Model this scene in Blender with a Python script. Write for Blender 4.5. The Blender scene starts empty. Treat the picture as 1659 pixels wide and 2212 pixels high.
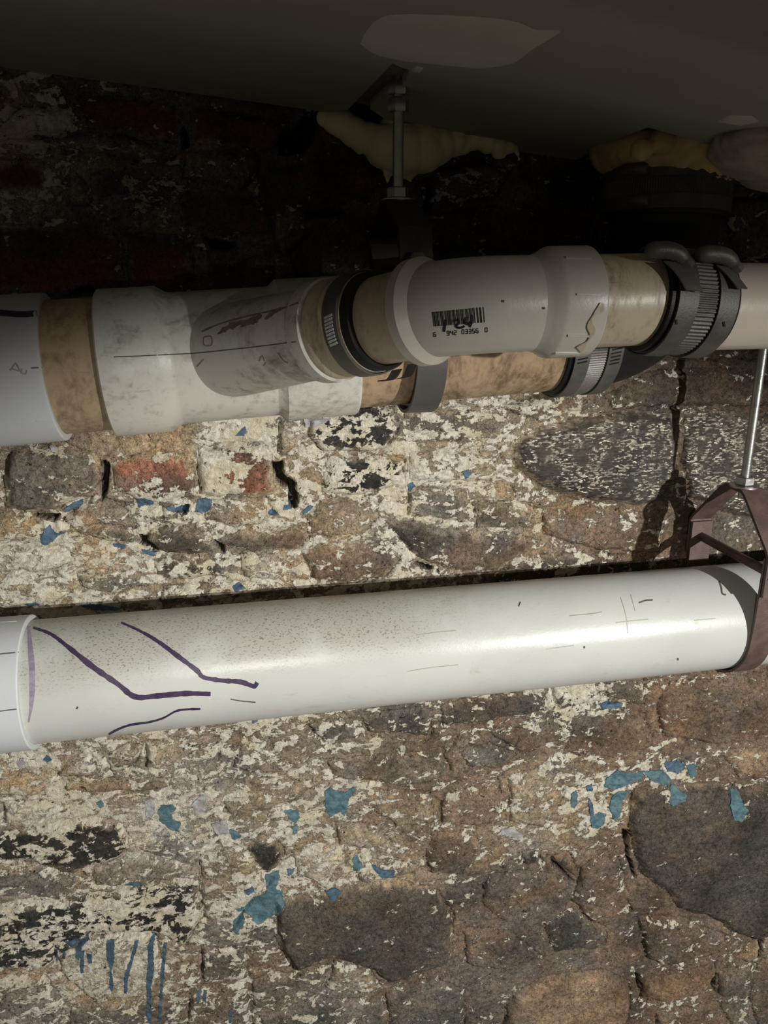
import bpy, bmesh, math, random
import numpy as np
from mathutils import Vector, Matrix
from mathutils.bvhtree import BVHTree

random.seed(7); rng = np.random.default_rng(7)
SC = bpy.context.scene; COL = SC.collection
R = math.radians
PI = math.pi

# ------------------------------------------------------------------ camera, world, lights, exposure
ZC = 1.70                                   # height of the lens above the floor
FPX, YAW, PITCH = 1660.0, R(11.6), R(17.0)
cam = bpy.data.cameras.new('camera'); camo = bpy.data.objects.new('camera', cam); COL.objects.link(camo)
cam.sensor_fit = 'VERTICAL'; cam.sensor_height = 24.0; cam.lens = 24.0 * FPX / 2212.0
cam.clip_start = 0.01; cam.clip_end = 20
camo.location = (0, 0, ZC); camo.rotation_euler = (PI / 2 - PITCH, 0, -YAW)
SC.camera = camo

w = bpy.data.worlds.new('world'); SC.world = w; w.use_nodes = True
w.node_tree.nodes['Background'].inputs[0].default_value = (1.0, 0.88, 0.74, 1)
w.node_tree.nodes['Background'].inputs[1].default_value = 0.074

SC.view_settings.view_transform = 'Standard'; SC.view_settings.look = 'None'
SC.view_settings.exposure = 0.0; SC.view_settings.gamma = 1.0; SC.view_settings.use_curve_mapping = False

# a hand torch held out to the right of the lens, pointed down at the lower pipe
def torch(name, loc, aim, energy, size, blend, col, rad):
    l = bpy.data.lights.new(name, 'SPOT'); o = bpy.data.objects.new(name, l); COL.objects.link(o)
    l.energy = energy; l.color = col; l.shadow_soft_size = rad; l.spot_size = R(size); l.spot_blend = blend
    o.location = loc; o.rotation_euler = (Vector(aim) - o.location).to_track_quat('-Z', 'Y').to_euler()
torch('hand_torch', (1.15, -1.00, ZC + 0.07), (0.15, 0.775, ZC - 0.97), 168, 52, 0.36, (1.0, 0.982, 0.935), 0.011)
# the phone's own small lamp close to the lens
torch('phone_lamp', (0.03, -0.05, ZC - 0.11), (0.10, 0.775, ZC - 0.56), 8.8, 80, 0.85, (1.0, 0.96, 0.89), 0.004)

# ------------------------------------------------------------------ helpers
_y, _p = YAW, PITCH
FWD = Vector((math.sin(_y) * math.cos(_p), math.cos(_y) * math.cos(_p), -math.sin(_p)))
RGT = Vector((math.cos(_y), -math.sin(_y), 0)); UPV = RGT.cross(FWD)
CAM = Vector((0, 0, ZC))
def ray(px, py):
    return RGT * ((px - 829.5) / FPX) - UPV * ((py - 1106) / FPX) + FWD
def at(px, py, Y):
    r = ray(px, py); return CAM + r * (Y / r.y)
def P(x, y, z): return Vector((x, y, ZC + z))
def lin(c):
    return tuple((v / 255 / 12.92 if v / 255 <= 0.04045 else ((v / 255 + 0.055) / 1.055) ** 2.4) for v in c)

def mk(name, verts, faces, mat=None, parent=None, angle=35, smooth=True):
    me = bpy.data.meshes.new(name)
    me.from_pydata([tuple(v) for v in verts], [], faces)
    bm = bmesh.new(); bm.from_mesh(me); bmesh.ops.recalc_face_normals(bm, faces=bm.faces); bm.to_mesh(me); bm.free()
    if smooth:
        me.shade_smooth(); me.set_sharp_from_angle(angle=R(angle))
    if mat: me.materials.append(mat)
    o = bpy.data.objects.new(name, me); COL.objects.link(o)
    if parent: attach(o, parent)
    return o
def world_of(o):
    m = Matrix.LocRotScale(o.location, o.rotation_euler, o.scale)
    return m if o.parent is None else world_of(o.parent) @ o.matrix_parent_inverse @ m
def attach(o, parent):
    o.parent = parent; o.matrix_parent_inverse = world_of(parent).inverted()
def tag(o, label=None, cat=None, group=None, kind=None):
    if label: o['label'] = label
    if cat: o['category'] = cat
    if group: o['group'] = group
    if kind: o['kind'] = kind
    return o
def thing(name, loc, label, cat, group=None):
    o = bpy.data.objects.new(name, None); COL.objects.link(o); o.location = loc; o.empty_display_size = 0.03
    return tag(o, label, cat, group)

def frame(axis):
    a = Vector(axis).normalized()
    u = Vector((0, 0, 1)) if abs(a.z) < 0.9 else Vector((0, 1, 0))
    s = a.cross(u).normalized(); t = s.cross(a).normalized()
    return a, s, t
def revolve(profile, origin, axis, seg=72, ribs=0, ribamp=0, closed=True):
    """solid ring/tube: profile of (t, r) turned about an axis; closed joins last to first"""
    a, s, t = frame(axis); vs = []; fs = []; n = len(profile)
    for k in range(seg):
        th = 2 * PI * k / seg
        d = s * math.cos(th) + t * math.sin(th)
        for (tt, r) in profile:
            rr = r + (ribamp * math.sin(th * ribs) if ribs else 0)
            vs.append(Vector(origin) + a * tt + d * rr)
    for k in range(seg):
        k2 = (k + 1) % seg
        for i in range(n if closed else n - 1):
            j = (i + 1) % n
            fs.append((k * n + i, k2 * n + i, k2 * n + j, k * n + j))
    return vs, fs
def tube_profile(t0, t1, r, wall=0.004, ch=0.0012):
    return [(t0, r - wall), (t0, r - ch), (t0 + ch, r), (t1 - ch, r), (t1, r - ch), (t1, r - wall)]
def sweep(pts, rad, seg=64, caps=True):
    pts = [Vector(p) for p in pts]; n = len(pts)
    if not isinstance(rad, (list, tuple)): rad = [rad] * n
    vs, fs = [], []; prev = None
    for i in range(n):
        d = (pts[min(i + 1, n - 1)] - pts[max(i - 1, 0)]).normalized()
        if prev is None:
            _, s, t = frame(d)
        else:
            s = (prev - d * prev.dot(d)).normalized(); t = s.cross(d).normalized() * 1
        prev = s; t = d.cross(s)
        for k in range(seg):
            th = 2 * PI * k / seg
            vs.append(pts[i] + (s * math.cos(th) + t * math.sin(th)) * rad[i])
    for i in range(n - 1):
        for k in range(seg):
            k2 = (k + 1) % seg
            fs.append((i * seg + k, i * seg + k2, (i + 1) * seg + k2, (i + 1) * seg + k))
    if caps:
        fs.append(tuple(range(seg))); fs.append(tuple((n - 1) * seg + k for k in range(seg)))
    return vs, fs
def band(path, wdir, width, thick):
    """flat strip of metal bent along a path; wdir is the direction of its width"""
    path = [Vector(p) for p in path]; wd = Vector(wdir).normalized() * width / 2; vs, fs = [], []; n = len(path)
    for i in range(n):
        d = (path[min(i + 1, n - 1)] - path[max(i - 1, 0)]).normalized()
        nn = d.cross(wd.normalized()).normalized() * thick / 2
        p = path[i]; vs += [p - wd - nn, p + wd - nn, p + wd + nn, p - wd + nn]
    for i in range(n - 1):
        for k in range(4):
            k2 = (k + 1) % 4; fs.append((i * 4 + k, i * 4 + k2, i * 4 + 4 + k2, i * 4 + 4 + k))
    fs.append((0, 1, 2, 3)); fs.append(tuple((n - 1) * 4 + k for k in range(4)))
    return vs, fs
def prism(loc, axis, r, h, n=6, ch=0.1, rot=0.0):
    a, s, t = frame(axis); vs, fs = [], []
    for (hh, rr) in ((0, r * (1 - ch)), (h * ch, r), (h * (1 - ch), r), (h, r * (1 - ch))):
        for k in range(n):
            th = 2 * PI * k / n + rot; vs.append(Vector(loc) + a * hh + (s * math.cos(th) + t * math.sin(th)) * rr)
    for i in range(3):
        for k in range(n):
            k2 = (k + 1) % n; fs.append((i * n + k, i * n + k2, (i + 1) * n + k2, (i + 1) * n + k))
    fs.append(tuple(range(n))); fs.append(tuple(3 * n + k for k in range(n)))
    return vs, fs
def join(*parts):
    V, F = [], []
    for v, f in parts:
        b = len(V); V += list(v); F += [tuple(i + b for i in q) for q in f]
    return V, F
def catmull(pts, m=8):
    pts = [np.array(p, float) for p in pts]; out = []
    q = [2 * pts[0] - pts[1]] + pts + [2 * pts[-1] - pts[-2]]
    for i in range(1, len(q) - 2):
        for k in range(m):
            u = k / m
            out.append(0.5 * (2 * q[i] + (q[i + 1] - q[i - 1]) * u + (2 * q[i - 1] - 5 * q[i] + 4 * q[i + 1] - q[i + 2]) * u * u + (3 * q[i] - q[i - 1] - 3 * q[i + 1] + q[i + 2]) * u ** 3))
    out.append(pts[-1]); return out
def bvh_of(*objs):
    V, F = [], []
    for o in objs:
        b = len(V); V += [v.co.copy() for v in o.data.vertices]; F += [tuple(i + b for i in p.vertices) for p in o.data.polygons]
    return BVHTree.FromPolygons(V, F)
def ribbon(bvh, pts, width, off=0.00035, m=6, smooth=True, jit=0.0):
    """a line of ink or dirt lying on a surface, with a little thickness"""
    q = catmull(pts, m) if smooth and len(pts) > 2 else [np.array(p, float) for p in pts]
    if not smooth or len(pts) == 2:
        q2 = []
        for a, b in zip(q[:-1], q[1:]):
            for k in range(m): q2.append(a + (b - a) * k / m)
        q2.append(q[-1]); q = q2
    n = len(q); rows = []
    for i in range(n):
        d = q[min(i + 1, n - 1)] - q[max(i - 1, 0)]; d = d / (np.linalg.norm(d) + 1e-9)
        nrm = np.array((-d[1], d[0])); ww = width(i / (n - 1)) if callable(width) else width
        if jit: ww *= 1 + jit * (random.random() - 0.5)
        row = []
        for s in (-0.5, 0.5):
            p = q[i] + nrm * ww * s; h = bvh.ray_cast(CAM, ray(p[0], p[1]).normalized())
            if h[0] is None: row = None; break
            nn = h[1] if h[1].dot(CAM - h[0]) > 0 else -h[1]
            row += [h[0] + nn * off, h[0] - nn * off * 0.6]
        rows.append(row)
    vs, fs = [], []; last = None
    for row in rows:
        if row is None: last = None; continue
        b = len(vs); vs += row
        if last is not None:
            for a2, b2 in ((0, 2), (2, 3), (3, 1), (1, 0)): fs.append((last + a2, last + b2, b + b2, b + a2))
        last = b
    return vs, fs

# ------------------------------------------------------------------ noise
def vnoise(x, y, seed):
    r2 = np.random.default_rng(seed); T = r2.random((256, 256))
    xi = np.floor(x).astype(int); yi = np.floor(y).astype(int); fx = x - xi; fy = y - yi
    fx = fx * fx * (3 - 2 * fx); fy = fy * fy * (3 - 2 * fy)
    g = lambda a, b: T[a & 255, b & 255]
    return (g(xi, yi) * (1 - fx) + g(xi + 1, yi) * fx) * (1 - fy) + (g(xi, yi + 1) * (1 - fx) + g(xi + 1, yi + 1) * fx) * fy
def fbm(x, y, scale, octv=4, seed=1, gain=0.5):
    s = 0; a = 1; tot = 0
    for k in range(octv):
        s = s + a * (vnoise(x * scale + 17.3 * k + 100, y * scale + 9.1 * k + 100, seed + k) - 0.5); tot += a; a *= gain; scale *= 2.03
    return s / tot * 2

# ------------------------------------------------------------------ materials
class NT:
    def __init__(s, name):
        s.m = bpy.data.materials.new(name); s.m.use_nodes = True; s.t = s.m.node_tree; s.b = s.t.nodes['Principled BSDF']
    def n(s, kind, **kw):
        nd = s.t.nodes.new(kind)
        for k, v in kw.items(): setattr(nd, k, v)
        return nd
    def l(s, a, b): s.t.links.new(a, b)
    def val(s, x, sock):
        if hasattr(x, 'is_output'): s.l(x, sock)
        else: sock.default_value = x
    def math(s, op, a, b=0.0, c=None, clamp=False):
        nd = s.n('ShaderNodeMath', operation=op, use_clamp=clamp); s.val(a, nd.inputs[0]); s.val(b, nd.inputs[1])
        if c is not None: s.val(c, nd.inputs[2])
        return nd.outputs[0]
    def mix(s, f, a, b, mode='MIX'):
        nd = s.n('ShaderNodeMix', data_type='RGBA', blend_type=mode); s.val(f, nd.inputs[0])
        for x, i in ((a, 6), (b, 7)):
            if hasattr(x, 'is_output'): s.l(x, nd.inputs[i])
            else: nd.inputs[i].default_value = (*x[:3], 1)
        return nd.outputs[2]
    def pos(s, scale=(1, 1, 1), obj=False):
        g = s.n('ShaderNodeTexCoord').outputs['Object'] if obj else s.n('ShaderNodeNewGeometry').outputs['Position']
        mp = s.n('ShaderNodeMapping'); s.l(g, mp.inputs[0]); mp.inputs['Scale'].default_value = scale
        return mp.outputs[0]
    def noise(s, vec, scale, detail=4, rough=0.55, dist=0.0):
        nd = s.n('ShaderNodeTexNoise'); s.l(vec, nd.inputs['Vector'])
        nd.inputs['Scale'].default_value = scale; nd.inputs['Detail'].default_value = detail
        nd.inputs['Roughness'].default_value = rough; nd.inputs['Distortion'].default_value = dist
        return nd.outputs[0]
    def step(s, x, lo, hi):
        nd = s.n('ShaderNodeMapRange', interpolation_type='SMOOTHSTEP'); s.val(x, nd.inputs[0])
        nd.inputs[1].default_value = lo; nd.inputs[2].default_value = hi; return nd.outputs[0]
    def attr(s, name, out='Fac'):
        nd = s.n('ShaderNodeAttribute', attribute_name=name); return nd.outputs[out]
    def bump(s, h, dist, strength=1.0, prev=None):
        nd = s.n('ShaderNodeBump'); s.val(h, nd.inputs['Height']); nd.inputs['Distance'].default_value = dist; nd.inputs['Strength'].default_value = strength
        if prev is not None: s.l(prev, nd.inputs['Normal'])
        return nd.outputs[0]
    def out(s, col=None, rough=None, metal=None, normal=None, spec=None):
        b = s.b.inputs
        if col is not None:
            if hasattr(col, 'is_output'): s.l(col, b['Base Color'])
            else: b['Base Color'].default_value = (*col[:3], 1)
        if rough is not None: s.val(rough, b['Roughness'])
        if metal is not None: s.val(metal, b['Metallic'])
        if spec is not None: s.val(spec, b['Specular IOR Level'])
        if normal is not None: s.l(normal, b['Normal'])
        return s.m

def plain(name, rgb, rough=0.5, metal=0.0, var=0.25, scale=90, bump=0.0003, spec=0.5):
    t = NT(name); p = t.pos(); a = t.noise(p, scale, 5, 0.6); c = lin(rgb)
    col = t.mix(t.step(a, 0.3, 0.7), tuple(v * (1 - var) for v in c), tuple(min(1, v * (1 + var)) for v in c))
    f = t.noise(p, 900, 3)
    return t.out(col, t.math('MULTIPLY_ADD', a, 0.25, rough - 0.12), metal, t.bump(f, bump, 0.6), spec)

def pvc(name, rgb, dirt, amount=0.35, streak=(1, 1, 1), rough=0.33, speck=0.0, seed=0.0):
    """plastic pipe with grime that follows the surface"""
    t = NT(name); p = t.pos(streak); q = t.pos()
    a = t.noise(p, 26, 7, 0.66, 0.8); f = t.noise(p, 130, 5, 0.65, 0.4); g = t.noise(q, 420, 3, 0.6)
    d = t.math('ADD', t.math('MULTIPLY', a, 0.7), t.math('MULTIPLY', f, 0.45))
    m = t.step(d, 0.74 - amount * 0.42, 0.98 - amount * 0.30)
    c = lin(rgb); dc = lin(dirt)
    base = t.mix(t.step(t.noise(q, 12, 3), 0.35, 0.65), tuple(v * 0.94 for v in c), c)
    col = t.mix(t.math('MULTIPLY', m, min(0.92, 0.3 + amount)), base, dc)
    scr = t.step(t.noise(t.pos((6, 60, 60)), 9, 4, 0.6), 0.66, 0.72)                   # fine scuffs along the pipe
    col = t.mix(t.math('MULTIPLY', scr, 0.25 * min(1, amount * 2)), col, tuple(v * 0.35 for v in dc))
    rg = t.math('MULTIPLY_ADD', m, 0.25, rough)
    if speck:
        z = t.n('ShaderNodeSeparateXYZ'); t.l(t.n('ShaderNodeNewGeometry').outputs['Normal'], z.inputs[0])
        top = t.step(z.outputs[2], 0.12, 0.70)                                             # grit settled on the upper side
        sp = t.step(t.noise(t.pos((0.7, 1.2, 1.2)), 620, 3, 0.6), 0.55, 0.66)
        xx = t.n('ShaderNodeSeparateXYZ'); t.l(t.n('ShaderNodeNewGeometry').outputs['Position'], xx.inputs[0])
        fld = t.math('MULTIPLY', t.step(t.noise(q, 11, 3), 0.30, 0.56), t.step(xx.outputs[0], 0.34, 0.08))
        col = t.mix(t.math('MULTIPLY', t.math('MULTIPLY', top, fld), 0.55), col, lin((150, 146, 134)))
        k = t.math('MULTIPLY', t.math('MULTIPLY', sp, top), t.math('MULTIPLY', fld, speck))
        col = t.mix(k, col, lin((70, 66, 58)))
        rg = t.math('ADD', rg, t.math('MULTIPLY', t.step(z.outputs[2], 0.25, 0.65), 0.10))
    return t.out(col, rg, 0.0, t.bump(t.math('ADD', f, t.math('MULTIPLY', g, 0.5)), 0.0004, 0.35))

def wall_material():
    t = NT('rubble_masonry'); p = t.pos((1, 1, 1.55)); q = t.pos()
    col = t.attr('Col', 'Color'); ww = t.attr('ww'); grain = t.attr('grain')
    n1 = t.noise(p, 50, 8, 0.68, 0.45); n2 = t.noise(q, 190, 6, 0.68, 0.5); n3 = t.noise(q, 760, 3, 0.6); n4 = t.noise(q, 24, 5, 0.6, 0.3)
    # bare stone: mottled, with ochre and dark tints
    mot = t.math('ADD', t.math('MULTIPLY', n2, 0.95), t.math('MULTIPLY', n3, 0.65))
    k = t.math('MULTIPLY_ADD', t.math('SUBTRACT', mot, 0.80), 3.3, 1.0)
    k = t.math('MAXIMUM', k, 0.22)
    kk = t.n('ShaderNodeCombineXYZ')
    for i in range(3): t.l(k, kk.inputs[i])
    base = t.mix(1.0, col, kk.outputs[0], 'MULTIPLY')
    base = t.mix(t.math('MULTIPLY', t.step(n4, 0.50, 0.66), 0.45), base, t.mix(1.0, base, (1.38, 1.22, 0.98), 'MULTIPLY'))
    base = t.mix(t.math('MULTIPLY', t.step(t.noise(q, 95, 5, 0.65, 0.6), 0.56, 0.64), 0.55), base, t.mix(1.0, base, (0.42, 0.42, 0.44), 'MULTIPLY'))
    # old limewash that has mostly flaked away
    v = t.math('ADD', ww, t.math('ADD', t.math('MULTIPLY', t.math('SUBTRACT', n1, 0.5), 3.1), t.math('MULTIPLY', t.math('SUBTRACT', n2, 0.5), 0.75)))
    m = t.step(v, 0.47, 0.53)
    edge = t.math('MULTIPLY', t.step(v, 0.40, 0.48), t.math('SUBTRACT', 1.0, m))
    lime = t.mix(t.step(n2, 0.36, 0.60), lin((184, 176, 156)), lin((228, 223, 208)))
    lime = t.mix(t.math('MULTIPLY', t.step(n4, 0.46, 0.62), 0.5), lime, lin((206, 192, 158)))
    lime = t.mix(t.math('MULTIPLY', t.step(n3, 0.58, 0.70), 0.45), lime, lin((110, 98, 80)))
    base = t.mix(t.math('MULTIPLY', edge, 0.5), base, lin((52, 46, 40)))
    c = t.mix(m, base, lime)
    pit = t.step(t.noise(q, 150, 2, 0.5, 0.3), 0.715, 0.75)
    c = t.mix(t.math('MULTIPLY', pit, 0.85), c, lin((28, 25, 22)))
    h = t.math('ADD', t.math('MULTIPLY', n2, 1.0), t.math('ADD', t.math('MULTIPLY', n3, 0.35), t.math('MULTIPLY', m, 0.30)))
    h = t.math('SUBTRACT', h, t.math('MULTIPLY', pit, 0.7))
    nrm = t.bump(h, 0.0042, 0.9)
    return t.out(c, 0.88, 0.0, nrm, 0.25)

def schist_material():
    """dark micaceous stone: countless little flakes that each mirror the torch"""
    t = NT('mica_schist'); q = t.pos((0.55, 1, 1.5)); r = t.pos()
    col = t.attr('Col', 'Color')
    vo = t.n('ShaderNodeTexVoronoi'); t.l(q, vo.inputs['Vector']); vo.inputs['Scale'].default_value = 460
    n2 = t.noise(q, 150, 6, 0.7, 0.9); n1 = t.noise(r, 40, 4, 0.6)
    k = t.n('ShaderNodeCombineXYZ'); kv = t.math('MAXIMUM', t.math('MULTIPLY_ADD', t.math('SUBTRACT', n2, 0.5), 4.0, 1.0), 0.2)
    for i in range(3): t.l(kv, k.inputs[i])
    c = t.mix(1.0, col, k.outputs[0], 'MULTIPLY')
    sep = t.n('ShaderNodeSeparateColor'); t.l(vo.outputs['Color'], sep.inputs[0])
    flake = t.math('MULTIPLY', t.step(sep.outputs[0], 0.60, 0.62), t.step(n1, 0.38, 0.50))
    c = t.mix(t.math('MULTIPLY', flake, 0.55), c, lin((214, 206, 190)))
    geo = t.n('ShaderNodeNewGeometry').outputs['Normal']
    ctr = t.n('ShaderNodeVectorMath', operation='SUBTRACT'); t.l(vo.outputs['Color'], ctr.inputs[0]); ctr.inputs[1].default_value = (0.5, 0.5, 0.5)
    sc = t.n('ShaderNodeVectorMath', operation='SCALE'); t.l(ctr.outputs[0], sc.inputs[0]); sc.inputs['Scale'].default_value = 0.52
    ad = t.n('ShaderNodeVectorMath', operation='ADD'); t.l(geo, ad.inputs[0]); t.l(sc.outputs[0], ad.inputs[1])
    nm = t.n('ShaderNodeVectorMath', operation='NORMALIZE'); t.l(ad.outputs[0], nm.inputs[0])
    bmp = t.bump(n2, 0.004, 0.55, nm.outputs[0])
    return t.out(c, t.math('MULTIPLY_ADD', flake, -0.58, 0.76), t.math('MULTIPLY', flake, 0.9), bmp, 0.6)

M = {}
M['wall'] = wall_material(); M['schist'] = schist_material()
def painted(name, rgb, dark):
    t = NT(name); q = t.pos(); a = t.noise(q, 120, 5, 0.6, 0.4); b = t.noise(q, 500, 3)
    c = t.mix(t.step(a, 0.35, 0.65), lin(dark), lin(rgb)); c = t.mix(t.math('MULTIPLY', t.step(b, 0.6, 0.68), 0.4), c, lin((40, 52, 58)))
    return t.out(c, 0.62, 0.0, t.bump(t.math('ADD', a, b), 0.0012, 0.6), 0.4)
M['teal'] = painted('teal_paint', (90, 118, 126), (68, 96, 106))
M['blue'] = painted('blue_paint', (82, 104, 124), (60, 82, 100))
M['drip'] = painted('drip_paint', (74, 94, 110), (58, 76, 92))
M['lilac'] = painted('pale_grey_paint', (172, 170, 172), (140, 138, 138))
M['ceil'] = plain('ceiling_board', (172, 166, 154), 0.85, var=0.06, scale=7, bump=0.0002, spec=0.2)
M['patch'] = plain('joint_compound', (214, 206, 192), 0.8, var=0.06, scale=22, bump=0.0004, spec=0.2)
M['plaster'] = plain('rough_plaster', (184, 172, 156), 0.85, var=0.14, scale=40, bump=0.0012, spec=0.2)
M['deck_dark'] = plain('shade_deck_dark', (40, 32, 26), 0.9, spec=0.1)
M['pvc_white'] = pvc('pvc_white', (198, 201, 203), (120, 112, 100), 0.12, rough=0.42)
M['pvc_lower'] = pvc('pvc_dusty', (193, 194, 189), (136, 124, 104), 0.26, (0.6, 1, 1), 0.30, speck=0.7)
M['pvc_wye'] = pvc('pvc_wye', (206, 204, 194), (92, 80, 64), 0.50, (1, 1, 1), 0.36)
M['pvc_tan'] = pvc('pvc_tan', (178, 158, 128), (96, 74, 52), 0.55, (1.4, 1, 0.8), 0.36)
M['pvc_brown'] = pvc('pvc_brown', (174, 149, 120), (88, 66, 48), 0.68, (1.6, 1, 0.9), 0.36)
M['pvc_elbow'] = pvc('pvc_elbow', (192, 187, 176), (120, 108, 88), 0.16, rough=0.34)
M['pvc_stub'] = pvc('pvc_stub', (186, 174, 148), (96, 82, 62), 0.5, (2.2, 1, 0.7), 0.36)
M['pvc_right'] = pvc('pvc_clean', (186, 175, 163), (140, 124, 108), 0.12, rough=0.34)
M['rubber'] = plain('black_rubber', (24, 23, 23), 0.5, var=0.2, spec=0.35)
M['rubber_grey'] = plain('grey_rubber', (92, 88, 84), 0.45, var=0.15, spec=0.4)
M['steel'] = plain('clamp_steel', (104, 101, 96), 0.48, 0.5, var=0.15, scale=60)
M['steel_dk'] = plain('dull_steel', (84, 80, 76), 0.50, 0.35, var=0.2, scale=60)
M['zinc'] = plain('zinc_rod', (176, 176, 172), 0.34, 0.9, var=0.1)
M['iron'] = plain('brown_primed_iron', (92, 74, 68), 0.55, 0.15, var=0.22, scale=70, bump=0.0006)
M['strap_grey'] = plain('grey_coated_iron', (84, 80, 78), 0.5, 0.1, var=0.12, scale=40)
M['foam'] = plain('expanding_foam', (236, 224, 180), 0.55, var=0.12, scale=30, bump=0.0008, spec=0.4)
M['foam_dk'] = plain('aged_foam', (208, 184, 132), 0.6, var=0.28, scale=22, bump=0.0012, spec=0.35)
M['ink'] = plain('violet_ink', (62, 48, 74), 0.45, var=0.25, scale=200)
M['ink_dk'] = plain('black_ink', (30, 28, 30), 0.4, var=0.1)
M['ink_grey'] = plain('faded_ink', (96, 92, 86), 0.5, var=0.2)
M['grime'] = plain('pencil_grime', (84, 74, 62), 0.7, var=0.3)
M['grime_soft'] = plain('soft_grime', (122, 112, 96), 0.6, var=0.3)
M['iron_dark'] = plain('dark_iron', (58, 50, 45), 0.6, 0.1, var=0.25)
M['faint'] = plain('faint_scuff', (158, 152, 140), 0.5, var=0.15)
M['primer'] = plain('violet_primer', (142, 132, 150), 0.4, var=0.25, scale=150)

# ------------------------------------------------------------------ the wall
WY = 0.780
X0, X1, Z0, Z1 = -0.60, 1.50, -1.18, 0.30
G = 0.0021
nx = int((X1 - X0) / G) + 1; nz = int((Z1 - Z0) / G) + 1
gx = X0 + np.arange(nx) * G; gz = Z0 + np.arange(nz) * G
GX, GZ = np.meshgrid(gx, gz)
C = {'brown': (120, 103, 87), 'dkbrown': (98, 86, 74), 'grey': (110, 106, 98), 'dkgrey': (78, 75, 70), 'tan': (162, 147, 124), 'buff': (166, 145, 117),
     'red': (134, 94, 76), 'dkred': (102, 63, 48), 'lime': (190, 183, 163), 'schist': (58, 52, 44), 'mid': (130, 119, 105), 'clay': (150, 127, 104), 'pale': (188, 184, 174), 'black': (58, 56, 53)}
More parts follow.
